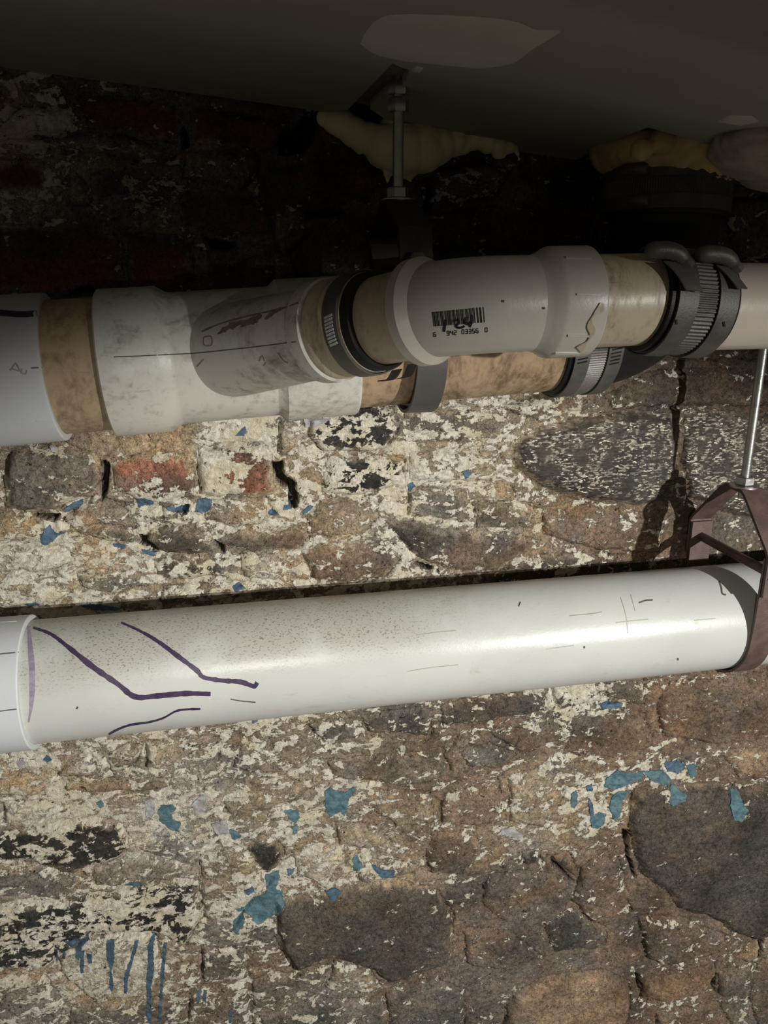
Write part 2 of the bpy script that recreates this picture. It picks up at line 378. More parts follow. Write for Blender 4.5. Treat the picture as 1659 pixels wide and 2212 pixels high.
# every stone and brick: outline in the photograph's pixels, colour, limewash left on it, how proud it stands (mm)
ST = [
('stone',[(8,985),(60,968),(130,965),(195,985),(213,1000),(210,1050),(185,1075),(120,1105),(60,1112),(12,1100),(2,1040)],'grey',.16,15),
('brick',[(236,1000),(300,985),(355,985),(410,990),(420,1040),(415,1085),(350,1092),(290,1090),(245,1060)],'red',.56,11),
('brick',[(425,975),(480,962),(560,965),(590,990),(594,1070),(530,1080),(430,1078)],'red',.72,12),
('stone',[(120,1127),(200,1075),(225,1078),(275,1110),(290,1147),(215,1143),(150,1148)],'buff',.26,9),
('stone',[(240,1094),(345,1098),(350,1130),(285,1140)],'lime',.52,7),
('stone',[(-80,1112),(70,1112),(88,1140),(80,1175),(-80,1172)],'buff',.32,8),
('stone',[(155,1152),(200,1143),(260,1150),(300,1163),(285,1180),(235,1178),(180,1168)],'dkgrey',.18,10),
('stone',[(305,1172),(350,1142),(420,1150),(463,1175),(478,1200),(420,1205),(350,1200)],'dkgrey',.20,13),
('stone',[(467,1172),(520,1150),(580,1152),(640,1145),(672,1166),(650,1195),(560,1200),(495,1188)],'dkbrown',.12,12),
('stone',[(440,1092),(500,1078),(575,1083),(590,1110),(560,1140),(500,1145),(440,1132)],'tan',.36,10),
('stone',[(655,1122),(700,1085),(760,1080),(812,1095),(826,1122),(790,1158),(720,1168),(675,1160)],'tan',.20,12),
('stone',[(665,905),(740,888),(850,884),(868,930),(830,978),(700,983),(668,950)],'black',.50,9),
('stone',[(702,992),(800,986),(880,1000),(876,1056),(760,1075),(692,1068)],'black',.54,9),
('stone',[(605,910),(650,905),(658,960),(640,995),(605,985)],'buff',.30,8),
('stone',[(1110,965),(1170,922),(1290,902),(1400,892),(1466,896),(1470,1000),(1466,1078),(1390,1100),(1280,1085),(1180,1060),(1120,1015)],'schist',.0,14),
('stone',[(1488,893),(1600,892),(1720,900),(1720,1130),(1600,1122),(1500,1082),(1480,1000)],'schist',.0,13),
('stone',[(1180,1112),(1270,1098),(1400,1112),(1440,1122),(1430,1198),(1300,1195),(1180,1163)],'brown',.18,10),
('stone',[(1025,1095),(1090,1087),(1118,1102),(1172,1130),(1158,1148),(1030,1145)],'dkbrown',.20,9),
('stone',[(837,1132),(880,1127),(940,1137),(1020,1152),(1100,1157),(1170,1177),(1080,1238),(1000,1243),(930,1223),(892,1198)],'dkbrown',.17,12),
('stone',[(655,1202),(700,1187),(760,1172),(828,1167),(868,1215),(840,1253),(760,1268),(680,1258)],'brown',.26,11),
('stone',[(882,1062),(960,1052),(1008,1070),(1008,1133),(920,1123),(882,1113)],'grey',.40,8),
('stone',[(1040,1290),(1045,1250),(1100,1216),(1250,1200),(1415,1206),(1412,1280)],'dkgrey',.34,9),
('stone',[(-80,1180),(80,1180),(140,1190),(158,1220),(100,1243),(-80,1240)],'lime',.62,8),
('stone',[(157,1247),(210,1237),(300,1247),(328,1270),(240,1290),(170,1280)],'grey',.44,9),
('stone',[(332,1217),(420,1214),(500,1217),(488,1250),(400,1260),(332,1248)],'dkgrey',.46,8),
('stone',[(-80,1252),(110,1257),(148,1290),(90,1320),(-80,1318)],'tan',.52,8),
('stone',[(345,1275),(420,1272),(560,1267),(598,1285),(480,1303),(345,1310)],'tan',.46,8),
('stone',[(512,1207),(590,1207),(628,1240),(600,1258),(522,1253)],'lime',.50,9),
('stone',[(870,884),(960,882),(1060,882),(1108,910),(1078,948),(960,958),(882,930)],'grey',.42,8),
('stone',[(884,985),(970,972),(1078,967),(1102,1010),(1060,1045),(960,1045),(888,1040)],'tan',.54,9),
('stone',[(1085,880),(1200,852),(1300,850),(1280,885),(1170,913),(1112,898)],'brown',.40,9),
('stone',[(1305,860),(1420,802),(1560,800),(1650,812),(1720,880),(1480,884),(1330,888)],'dkbrown',.16,10),
('stone',[(1105,1040),(1160,1060),(1260,1092),(1170,1106),(1120,1085)],'clay',.42,8),
# behind and above the upper pipes
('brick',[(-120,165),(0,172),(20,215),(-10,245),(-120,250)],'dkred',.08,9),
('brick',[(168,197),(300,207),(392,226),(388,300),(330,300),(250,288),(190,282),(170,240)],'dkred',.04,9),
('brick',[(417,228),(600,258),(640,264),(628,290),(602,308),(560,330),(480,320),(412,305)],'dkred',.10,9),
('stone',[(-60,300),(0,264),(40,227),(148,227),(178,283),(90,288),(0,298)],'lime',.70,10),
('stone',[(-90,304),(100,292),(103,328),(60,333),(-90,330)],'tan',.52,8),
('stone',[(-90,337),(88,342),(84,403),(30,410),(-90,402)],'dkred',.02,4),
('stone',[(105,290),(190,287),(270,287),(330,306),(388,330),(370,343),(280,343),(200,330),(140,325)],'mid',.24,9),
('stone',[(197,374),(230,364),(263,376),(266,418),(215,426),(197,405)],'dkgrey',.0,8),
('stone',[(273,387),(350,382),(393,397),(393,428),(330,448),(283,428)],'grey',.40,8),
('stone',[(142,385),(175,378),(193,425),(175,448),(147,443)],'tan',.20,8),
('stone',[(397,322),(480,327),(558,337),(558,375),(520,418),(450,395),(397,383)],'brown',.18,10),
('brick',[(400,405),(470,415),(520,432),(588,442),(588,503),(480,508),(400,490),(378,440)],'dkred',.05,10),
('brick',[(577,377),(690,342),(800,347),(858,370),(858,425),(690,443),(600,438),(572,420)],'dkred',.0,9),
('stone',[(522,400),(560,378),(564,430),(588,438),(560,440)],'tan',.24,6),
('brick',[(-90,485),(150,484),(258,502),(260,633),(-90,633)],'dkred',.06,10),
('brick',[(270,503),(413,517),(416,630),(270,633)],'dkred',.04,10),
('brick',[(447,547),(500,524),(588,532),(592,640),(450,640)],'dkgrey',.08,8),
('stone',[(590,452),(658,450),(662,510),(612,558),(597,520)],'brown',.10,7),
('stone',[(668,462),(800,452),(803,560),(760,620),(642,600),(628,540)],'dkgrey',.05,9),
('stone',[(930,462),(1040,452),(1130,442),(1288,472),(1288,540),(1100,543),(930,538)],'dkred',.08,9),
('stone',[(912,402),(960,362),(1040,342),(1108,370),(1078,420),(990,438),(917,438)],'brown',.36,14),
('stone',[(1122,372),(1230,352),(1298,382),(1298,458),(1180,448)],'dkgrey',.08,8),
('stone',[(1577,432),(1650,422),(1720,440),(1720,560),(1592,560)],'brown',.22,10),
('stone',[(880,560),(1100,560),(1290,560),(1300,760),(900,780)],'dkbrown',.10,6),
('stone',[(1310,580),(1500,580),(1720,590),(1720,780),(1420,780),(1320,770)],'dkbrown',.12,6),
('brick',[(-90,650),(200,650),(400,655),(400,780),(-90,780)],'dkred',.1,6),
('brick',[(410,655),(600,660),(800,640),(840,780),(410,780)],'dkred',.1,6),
# below the lower pipe
('stone',[(112,1690),(150,1647),(190,1634),(203,1650),(203,1683),(160,1688)],'pale',.30,10),
('stone',[(222,1650),(270,1617),(300,1622),(288,1660),(240,1688)],'tan',.40,9),
('stone',[(-90,1672),(105,1677),(126,1700),(80,1728),(-90,1733)],'tan',.34,8),
('stone',[(132,1702),(210,1697),(330,1692),(418,1702),(330,1718),(220,1723),(132,1718)],'clay',.20,9),
('stone',[(312,1612),(420,1602),(478,1602),(468,1650),(380,1678),(312,1668)],'tan',.40,10),
('stone',[(-90,1800),(0,1802),(80,1797),(160,1777),(250,1787),(288,1830),(260,1868),(150,1898),(60,1870),(-90,1870)],'black',.38,12),
('stone',[(-90,1882),(150,1882),(186,1910),(130,1948),(-90,1948)],'grey',.30,9),
('stone',[(197,1892),(262,1872),(330,1862),(418,1882),(400,1908),(290,1928),(200,1928)],'mid',.26,10),
('stone',[(-90,1962),(0,1962),(100,1957),(220,1942),(330,1912),(428,1912),(428,2010),(400,2060),(335,2028),(200,2028),(100,2105),(-90,2095)],'black',.46,13),
('stone',[(112,2042),(200,2034),(330,2032),(353,2100),(330,2158),(200,2178),(122,2118)],'lime',.50,7),
('stone',[(152,2185),(330,2168),(388,2182),(378,2250),(132,2250)],'grey',.30,9),
('stone',[(-90,2115),(90,2122),(136,2180),(118,2250),(-90,2250)],'mid',.48,9),
('stone',[(432,1862),(510,1837),(558,1870),(588,1910),(540,1958),(510,2008),(440,1998),(432,1930)],'tan',.44,11),
('stone',[(532,1842),(560,1812),(600,1827),(618,1850),(600,1888),(572,1900)],'black',.14,11),
('stone',[(292,1842),(380,1812),(418,1842),(426,1886),(330,1862)],'grey',.36,9),
('stone',[(482,1747),(560,1722),(690,1692),(698,1702),(610,1753),(500,1773)],'tan',.28,10),
('stone',[(702,1652),(820,1642),(958,1622),(978,1680),(900,1708),(780,1698),(722,1688)],'mid',.20,10),
('stone',[(722,1792),(810,1792),(846,1828),(790,1848),(732,1838)],'tan',.22,9),
('stone',[(628,1852),(720,1822),(756,1868),(698,1928),(642,1898)],'lime',.48,9),
('stone',[(764,1880),(820,1872),(880,1872),(916,1888),(860,1908),(780,1918)],'grey',.30,9),
('stone',[(592,1952),(660,1942),(760,1922),(860,1912),(948,1932),(983,1990),(978,2088),(900,2118),(840,2136),(800,2098),(720,2078),(640,2108),(602,2060)],'dkgrey',.10,15),
('stone',[(722,2087),(798,2107),(826,2140),(800,2156),(702,2148)],'tan',.36,8),
('stone',[(542,2132),(602,2114),(640,2112),(706,2092),(690,2158),(600,2196),(547,2186)],'grey',.32,9),
('stone',[(432,2062),(530,2052),(536,2128),(440,2138)],'grey',.42,8),
('stone',[(410,2150),(536,2136),(550,2250),(400,2250)],'mid',.40,9),
('stone',[(562,2204),(700,2168),(828,2168),(846,2260),(560,2260)],'grey',.30,10),
('stone',[(836,2162),(940,2124),(1006,2150),(1006,2260),(842,2260)],'grey',.18,9),
('stone',[(802,1702),(880,1712),(956,1694),(962,1642),(1000,1600),(880,1618)],'mid',.22,8),
('stone',[(992,1632),(1060,1612),(1118,1640),(1080,1668),(1012,1663)],'grey',.18,9),
('stone',[(932,1812),(1020,1802),(1048,1850),(1000,1898),(932,1898),(922,1860)],'dkbrown',.18,10),
('stone',[(822,1716),(930,1722),(938,1788),(860,1798),(812,1760)],'tan',.30,8),
('stone',[(1062,1902),(1180,1892),(1238,1915),(1200,1972),(1100,2008),(1042,1960)],'brown',.12,9),
('stone',[(1102,1692),(1200,1652),(1228,1720),(1180,1798),(1102,1788)],'tan',.36,9),
('stone',[(1132,1852),(1170,1847),(1174,1878),(1142,1883)],'dkgrey',.10,8),
('stone',[(1196,1860),(1235,1852),(1246,1880),(1258,1912),(1230,1893)],'dkgrey',.02,10),
('stone',[(1262,1882),(1330,1832),(1352,1900),(1368,1980),(1280,2006),(1242,1960)],'brown',.18,10),
('stone',[(1172,1998),(1240,1972),(1320,2022),(1308,2058),(1200,2068)],'dkgrey',.16,9),
('stone',[(1382,1992),(1480,1992),(1578,2032),(1556,2068),(1450,2098),(1402,2078)],'brown',.22,11),
('stone',[(1002,2014),(1100,2024),(1178,2080),(1090,2108),(1012,2098)],'brown',.16,9),
('stone',[(1364,1760),(1377,1717),(1440,1702),(1540,1697),(1620,1712),(1740,1722),(1740,2020),(1640,2038),(1590,2024),(1540,1990),(1470,1973),(1440,1930),(1392,1900),(1372,1850),(1362,1800)],'dkgrey',.03,17),
('stone',[(1452,1484),(1540,1472),(1740,1450),(1740,1600),(1560,1618),(1442,1600),(1424,1540)],'brown',.10,11),
('stone',[(1252,1562),(1400,1552),(1426,1620),(1330,1648),(1222,1638)],'brown',.18,9),
('stone',[(1192,1484),(1290,1470),(1306,1520),(1212,1543)],'dkgrey',.56,9),
('stone',[(1312,1474),(1400,1470),(1400,1528),(1322,1528)],'grey',.22,8),
('stone',[(1562,1632),(1740,1612),(1740,1700),(1600,1688)],'clay',.22,9),
('stone',[(952,1532),(1080,1512),(1186,1502),(1188,1543),(1060,1568),(960,1578)],'dkgrey',.28,10),
('stone',[(782,1557),(930,1532),(938,1600),(802,1593)],'dkgrey',.20,9),
('stone',[(1062,1592),(1200,1562),(1228,1600),(1130,1638)],'brown',.18,9),
('stone',[(1085,2230),(1112,2152),(1200,2117),(1310,2107),(1363,2132),(1368,2180),(1345,2260),(1080,2270)],'clay',.0,15),
('stone',[(1392,2126),(1480,2112),(1553,2087),(1546,2118),(1526,2150),(1440,2173),(1393,2168)],'clay',.0,14),
('stone',[(1562,2114),(1628,2094),(1616,2140),(1580,2163),(1554,2158)],'mid',.02,13),
('stone',[(1592,2080),(1648,2037),(1654,2068),(1620,2087)],'buff',.06,11),
('stone',[(1640,2088),(1740,2040),(1740,2260),(1650,2260),(1625,2160)],'brown',.16,10),
('stone',[(1422,2196),(1556,2172),(1600,2250),(1418,2260)],'brown',.18,11),
('stone',[(520,1620),(640,1600),(690,1622),(650,1672),(560,1690),(500,1670)],'tan',.44,9),
('stone',[(660,1570),(770,1562),(786,1602),(700,1618)],'grey',.36,8),
('stone',[(0,1745),(90,1738),(150,1760),(100,1785),(0,1790)],'lime',.55,8),
('stone',[(960,1730),(1080,1690),(1096,1780),(1030,1796),(955,1790)],'brown',.26,8),
]
# gaps where the mortar has fallen out
HOLES = [([(220,1000),(233,1002),(230,1060),(222,1085),(215,1060)],16),([(592,1002),(612,1000),(618,1030),(640,1048),(648,1080),(636,1108),(624,1090),(628,1062),(600,1040)],20),
 ([(66,1112),(120,1116),(112,1128),(90,1124)],8),([(300,1160),(316,1172),(345,1198),(330,1196),(302,1182)],10),([(464,1174),(482,1182),(488,1202),(478,1200)],12),
 ([(395,272),(405,280),(408,312),(395,318)],16),([(606,285),(640,276),(668,240),(690,240),(676,300),(650,328),(606,330)],26),([(438,511),(480,520),(512,528),(490,540),(450,528)],14),
 ([(925,395),(938,395),(938,450),(920,470)],14),([(665,450),(740,448),(740,462),(668,470)],12),([(898,1215),(935,1232),(930,1242),(905,1228)],10),
 ([(1352,1800),(1362,1800),(1366,1860),(1384,1905),(1374,1900),(1358,1850)],9),([(1380,2112),(1390,2120),(1392,2150),(1384,2150)],10),([(1548,2110),(1560,2118),(1552,2160),(1546,2140)],10),
 ([(146,625),(200,622),(200,634),(150,634)],10),([(1194,1858),(1214,1878),(1250,1920),(1232,1905),(1200,1880)],7),([(1655,2030),(1662,2040),(1645,2080),(1640,2070)],8),
 ([(380,1105),(410,1100),(405,1118),(385,1114)],8)]
# areas with more or less limewash / other tint in the joints: centre px, radius px, limewash, colour
BL = [((520,930),120,.75,'lime'),((330,945),110,.14,'buff'),((80,1250),170,.6,'tan'),((450,1250),170,.5,'tan'),((900,1020),230,.6,'tan'),((1080,960),110,.55,'tan'),
 ((1200,1080),110,.5,'buff'),((60,300),130,.5,'tan'),((60,430),110,.62,'lime'),((300,440),120,.5,'lime'),((330,330),100,.3,'mid'),((100,1760),170,.62,'tan'),((360,1780),150,.55,'pale'),
 ((560,1900),140,.5,'tan'),((640,1760),190,.44,'tan'),((520,1680),220,.5,'tan'),((200,1640),180,.45,'tan'),((250,2080),180,.5,'tan'),((480,2120),160,.42,'mid'),((830,1850),150,.46,'tan'),
 ((1290,1740),130,.52,'tan'),((1150,1800),120,.42,'buff'),((1250,1510),110,.62,'mid'),((1330,2000),200,.16,'brown'),((1050,2080),190,.16,'brown'),((1180,1920),160,.22,'brown'),
 ((1480,1640),150,.24,'brown'),((980,1750),150,.26,'brown'),((1400,1560),120,.34,'brown'),((1480,2160),120,.36,'brown'),((650,2160),150,.36,'mid'),((1350,1160),160,.30,'brown'),((1480,860),260,.32,'dkbrown'),
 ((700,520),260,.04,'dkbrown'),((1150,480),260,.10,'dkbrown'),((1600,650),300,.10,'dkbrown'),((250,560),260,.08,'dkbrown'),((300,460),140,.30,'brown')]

def recess(z):                               # above the upper pipes the brickwork steps back
    k = np.clip((z + 0.085) / 0.085, 0, 1); return 0.105 * k * k * (3 - 2 * k)
def uv(px, py):
    Y = WY - 0.008
    for _ in range(14): p = at(px, py, Y); Y = 0.5 * Y + 0.5 * (WY - 0.008 + float(recess(p.z - ZC)))
    return p.x, p.z - ZC
def sdf(X, Z, poly):
    """signed distance, inside negative"""
    d = np.full(X.shape, 1e9); s = np.ones(X.shape); n = len(poly)
    for i in range(n):
        ax, az = poly[i]; bx, bz = poly[i - 1]
        ex, ez = bx - ax, bz - az; wx = X - ax; wz = Z - az
        t = np.clip((wx * ex + wz * ez) / (ex * ex + ez * ez + 1e-12), 0, 1)
        d = np.minimum(d, (wx - ex * t) ** 2 + (wz - ez * t) ** 2)
        c1 = Z >= az; c2 = Z < bz; c3 = ex * wz > ez * wx
        s = np.where((c1 & c2 & c3) | (~c1 & ~c2 & ~c3), -s, s)
    return s * np.sqrt(d)
sm = lambda x: np.clip(x, 0, 1) ** 2 * (3 - 2 * np.clip(x, 0, 1))
WX = GX + 0.0040 * fbm(GX, GZ, 60, 4, 11, 0.6); WZ = GZ + 0.0040 * fbm(GX, GZ, 60, 4, 23, 0.6)

H = 0.004 * fbm(GX, GZ, 9, 4, 3) + 0.0030 * fbm(GX, GZ * 1.5, 38, 4, 5, 0.6) + 0.0016 * fbm(GX, GZ, 150, 3, 8, 0.7)
COLR = np.zeros((nz, nx, 3)); WW = np.zeros((nz, nx))
# joints: blend the tints of the nearest areas
wsum = np.full((nz, nx), 0.05); base = np.array(lin(C['mid'])); COLR += base * 0.05; WW += 0.34 * 0.05
WN = 0.05 * fbm(GX, GZ, 14, 3, 41)
for (cx, cy), rad, wv, ck in BL:
    x, z = uv(cx, cy); x2, _ = uv(cx + rad, cy); r = abs(x2 - x)
    k = np.exp(-(((GX + WN - x) ** 2 + (GZ + WN - z) ** 2) / (r * r)) * 1.6)
    wsum += k; COLR += k[..., None] * np.array(lin(C[ck])); WW += k * wv
COLR /= wsum[..., None]; WW /= wsum
OWN = np.full((nz, nx), -1, int)
tone = fbm(GX, GZ, 22, 4, 77)
for idx, (kind, poly, ck, wv, hh) in enumerate(ST):
    q = [uv(*p) for p in poly]
    xs = [a for a, b in q]; zs = [b for a, b in q]; mg = 0.016
    i0 = max(0, int((min(xs) - mg - X0) / G)); i1 = min(nx, int((max(xs) + mg - X0) / G) + 2)
    j0 = max(0, int((min(zs) - mg - Z0) / G)); j1 = min(nz, int((max(zs) + mg - Z0) / G) + 2)
    if i1 <= i0 or j1 <= j0: continue
    sl = (slice(j0, j1), slice(i0, i1))
    d = sdf(WX[sl], WZ[sl], q); ins = (d < 0.0) & (OWN[sl] < 0)
    OWN[sl] = np.where(ins, idx, OWN[sl])
    hm = hh / 1000.0 * (0.72 if hh < 14 else 0.9); wdt = 0.0035 + hm * 0.55
    tx, tz = (rng.random(2) - 0.5) * 0.05
    cx, cz = np.mean(xs), np.mean(zs)
    prof = hm * (sm(-d / wdt) * 0.85 + 0.15 * sm(-d / 0.03)) * 0.8 + ((GX[sl] - cx) * tx + (GZ[sl] - cz) * tz) * sm(-d / wdt)
    groove = -0.0050 * np.exp(-(d / 0.0020) ** 2) * sm(1.6 * fbm(GX[sl], GZ[sl], 26, 2, 200 + idx) + 0.35)   # the joint, open here and there
    H[sl] = np.where(ins, H[sl] + prof, H[sl]) + np.where(d < 0.012, groove, 0)
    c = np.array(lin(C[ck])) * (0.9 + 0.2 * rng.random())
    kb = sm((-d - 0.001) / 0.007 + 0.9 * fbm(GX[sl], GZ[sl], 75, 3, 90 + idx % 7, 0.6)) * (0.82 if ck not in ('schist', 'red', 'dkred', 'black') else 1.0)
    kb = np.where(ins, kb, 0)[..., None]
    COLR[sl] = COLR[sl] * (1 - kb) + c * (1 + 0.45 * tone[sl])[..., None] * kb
    lip = 0.10 * np.exp(-((d + 0.004) / 0.004) ** 2)              # wash clings to the arrises
    WW[sl] = np.where(ins, wv + lip * (wv > 0.02), WW[sl])
for poly, dep in HOLES:
    q = [uv(*p) for p in poly]; d = sdf(WX, WZ, q)
    H -= dep / 1000.0 * 1.6 * sm(-d / 0.003 + 0.4); WW = np.where(d < 0.0008, 0.0, WW); COLR = np.where((d < 0.0005)[..., None], np.array(lin((58, 52, 46))), COLR)
# bare red patches on the two washed bricks
for (cx, cy), r, wv in (((562,1040),40,.10),((545,1060),30,.2),((385,1012),30,.15),((300,1000),40,.2),((410,1070),28,.2),((275,1030),40,.16),((365,1030),26,.3)):
    x, z = uv(cx, cy); x2, _ = uv(cx + r, cy)
    k = np.exp(-(((WX - x) ** 2 + (WZ - z) ** 2) / (x2 - x) ** 2) ** 2); WW = WW * (1 - k) + wv * k
# wash left thick in crusts
for (cx, cy), r, wv in (((560,930),60,.8),((500,1010),45,.75),((700,1010),50,.6),((840,1030),50,.6),((60,1215),80,.72),((250,1985),80,.66),((330,2000),60,.66),((120,1770),70,.7),((1240,1500),50,.72),((1200,1010),40,.3),((590,1060),16,.1)):
    x, z = uv(cx, cy); x2, _ = uv(cx + r, cy)
    k = np.exp(-(((WX - x) ** 2 + (WZ - z) ** 2) / (x2 - x) ** 2) ** 2); k = np.where((OWN >= 0), k * 0.9, k); WW = WW * (1 - k) + wv * k
# mottling: damp grey and rusty brown drifts across stone and joint alike
t2 = fbm(GX, GZ * 1.2, 15, 5, 401, 0.66); COLR *= (1 + 0.75 * t2)[..., None]
g2 = (0.55 * sm(2.4 * fbm(GX, GZ * 1.3, 11, 4, 431, 0.6)))[..., None]
COLR = COLR * (1 - g2) + g2 * COLR.mean(2, keepdims=True) * np.array((0.80, 0.79, 0.76))
g3 = (0.5 * sm(2.6 * fbm(GX, GZ, 13, 4, 461, 0.6)))[..., None]
COLR = COLR * (1 - g3) + g3 * COLR * np.array((1.06, 0.90, 0.78))
# hairline cracks and lost edges
cr = np.abs(fbm(GX, GZ, 17, 4, 301, 0.55)); cm = sm(fbm(GX, GZ, 11, 2, 322) * 3 - 0.1)
ck_ = np.exp(-(cr / 0.012) ** 2) * cm
H -= 0.0022 * ck_; COLR *= (1 - 0.55 * ck_)[..., None]; WW -= 0.35 * ck_
COLR = np.clip(COLR, 0.004, 0.8)
FL = [
('teal',[(338,1760),(350,1745),(372,1745),(385,1755),(370,1765),(375,1780),(390,1790),(385,1808),(365,1800),(345,1785)]),
('teal',[(704,1715),(715,1710),(735,1720),(755,1718),(765,1706),(770,1718),(757,1735),(752,1765),(746,1775),(738,1765),(720,1775),(706,1768)]),
('teal',[(614,1760),(645,1757),(650,1775),(640,1790),(626,1779)]),('teal',[(633,1795),(645,1790),(643,1812),(634,1812)]),('teal',[(495,1798),(510,1803),(523,1812),(520,1822),(500,1820)]),
('teal',[(508,1968),(535,1962),(560,1945),(578,1935),(572,1900),(603,1893),(606,1905),(598,1930),(612,1935),(616,1960),(592,1985),(560,2006),(548,2000),(540,1985),(520,1978)]),
('teal',[(505,1990),(525,1983),(532,1993),(512,2027),(502,2020)]),('blue',[(526,1925),(545,1913),(552,1925),(535,1935)]),('blue',[(618,1888),(642,1888),(625,1902)]),
('teal',[(266,1918),(290,1908),(310,1915),(295,1926),(270,1928)]),('blue',[(703,1933),(720,1928),(742,1930),(716,1946)]),('teal',[(762,1866),(775,1857),(787,1880),(768,1894)]),
('blue',[(800,1876),(830,1883),(856,1885),(850,1900),(825,1900)]),('teal',[(204,1742),(220,1738),(223,1752),(212,1758)]),('lilac',[(1085,1800),(1110,1798),(1132,1808),(1132,1822),(1110,1817),(1088,1813)]),
('teal',[(1318,1690),(1340,1670),(1370,1678),(1400,1670),(1392,1690),(1360,1707),(1330,1716),(1310,1708)]),('teal',[(1394,1672),(1440,1670),(1457,1690),(1440,1704),(1410,1692)]),
('blue',[(1440,1655),(1465,1650),(1492,1658),(1470,1676),(1447,1672)]),('teal',[(1489,1660),(1509,1656),(1511,1682),(1498,1687)]),('teal',[(1437,1725),(1455,1697),(1480,1712),(1476,1723),(1445,1733)]),
('teal',[(1328,1730),(1345,1717),(1370,1717),(1352,1740),(1346,1770),(1334,1782),(1322,1755)]),('teal',[(1281,1780),(1300,1763),(1317,1770),(1311,1790),(1296,1802),(1284,1796)]),
('blue',[(1277,1728),(1286,1740),(1293,1790),(1286,1797),(1279,1760)]),('teal',[(1239,1725),(1252,1713),(1255,1745),(1244,1756),(1237,1745)]),('blue',[(1271,1705),(1286,1702),(1287,1716),(1274,1719)]),
('teal',[(1572,1720),(1580,1707),(1596,1709),(1600,1730),(1612,1745),(1598,1767),(1579,1767),(1571,1740)]),('blue',[(1298,1528),(1320,1521),(1354,1529),(1345,1539),(1310,1541)]),
('blue',[(133,1105),(160,1090),(184,1080),(172,1098),(145,1113),(131,1113)]),('blue',[(82,1175),(90,1150),(105,1139),(120,1157),(142,1151),(116,1171),(99,1189),(84,1186)]),
('blue',[(289,1080),(310,1077),(331,1087),(329,1099),(299,1101)]),('blue',[(354,1098),(380,1099),(405,1094),(409,1108),(395,1116),(365,1109)]),('blue',[(424,1085),(445,1079),(461,1085),(456,1101),(440,1113),(421,1113)]),
('blue',[(507,945),(520,935),(532,921),(536,935),(528,949)]),('blue',[(241,1180),(273,1181),(266,1193),(244,1191)]),('blue',[(304,1189),(341,1197),(331,1209),(309,1203)]),('blue',[(581,1110),(595,1104),(604,1116),(585,1121)]),
('blue',[(611,1098),(625,1094),(632,1074),(638,1085),(631,1106),(614,1109)]),('blue',[(654,1108),(670,1094),(681,1098),(673,1109),(658,1116)]),('blue',[(882,1050),(895,1044),(904,1058),(890,1067)]),
('blue',[(999,1018),(1012,1012),(1019,1028),(1008,1038)]),('blue',[(499,1272),(520,1267),(536,1275),(510,1283)]),('blue',[(47,1312),(75,1304),(86,1315),(60,1321)]),('blue',[(161,1312),(200,1311),(261,1322),(250,1329),(205,1326)]),
('lilac',[(99,966),(126,969),(110,978)]),('lilac',[(655,905),(700,904),(722,905),(680,926),(661,926)]),('lilac',[(310,1740),(330,1733),(336,1765),(315,1777)]),('lilac',[(414,1745),(440,1724),(446,1745),(440,1766),(420,1771)]),
('lilac',[(454,1790),(490,1778),(497,1810),(470,1814)]),('lilac',[(30,1655),(48,1652),(52,1664),(38,1668)]),('blue',[(88,1652),(100,1638),(110,1650),(98,1656)]),('blue',[(540,1560),(560,1556),(556,1568),(545,1570)]),
]
DR = [[(228,2040),(247,2037),(246,2085),(241,2100),(245,2140),(241,2152),(234,2142),(236,2100),(229,2085)],[(290,2040),(301,2037),(286,2085),(277,2120),(275,2152),(267,2152),(267,2110),(280,2080)],
 [(318,2050),(330,2023),(339,2024),(331,2060),(333,2100),(326,2140),(327,2216),(317,2216),(315,2120),(318,2085)],[(352,2050),(361,2050),(353,2130),(347,2216),(340,2216),(345,2130)],
 [(138,2040),(165,2030),(192,2040),(176,2055),(169,2087),(160,2082),(160,2055)],[(169,2065),(181,2064),(179,2112),(171,2114)],[(185,2069),(198,2069),(197,2092),(188,2092)],[(115,2060),(125,2050),(125,2087),(117,2097)],
 [(424,2152),(434,2149),(433,2167),(426,2174)],[(439,2150),(447,2149),(445,2174),(438,2170)],[(494,2188),(504,2186),(501,2216),(493,2216)],[(134,2058),(140,2056),(140,2080),(134,2080)]]
for ck, poly in FL:                          # limewash clings round what is left of the blue coat
    q = [uv(*p) for p in poly]; xs = [a for a, b in q]; zs = [b for a, b in q]; mg = 0.03
    i0 = max(0, int((min(xs) - mg - X0) / G)); i1 = min(nx, int((max(xs) + mg - X0) / G) + 2)
    j0 = max(0, int((min(zs) - mg - Z0) / G)); j1 = min(nz, int((max(zs) + mg - Z0) / G) + 2)
    sl = (slice(j0, j1), slice(i0, i1)); d = np.maximum(sdf(WX[sl], WZ[sl], q), 0)
    WW[sl] += (0.16 if ck != 'lilac' else 0.08) * np.exp(-(d / 0.011) ** 2)
# keep the masonry clear of the pipework
H = np.minimum(H, 0.020)
AX_M = lambda X: -0.074 + 0.055 * (X + 0.12)
near = np.exp(-((GZ - AX_M(GX)) / 0.075) ** 4)
H = np.where(near > 0.02, np.minimum(H, 0.020 - 0.016 * near), H)
near = np.exp(-((GZ + 0.37) / 0.06) ** 4); H = np.where(near > 0.02, np.minimum(H, 0.020 - 0.014 * near), H)
YW = WY - H + recess(GZ)

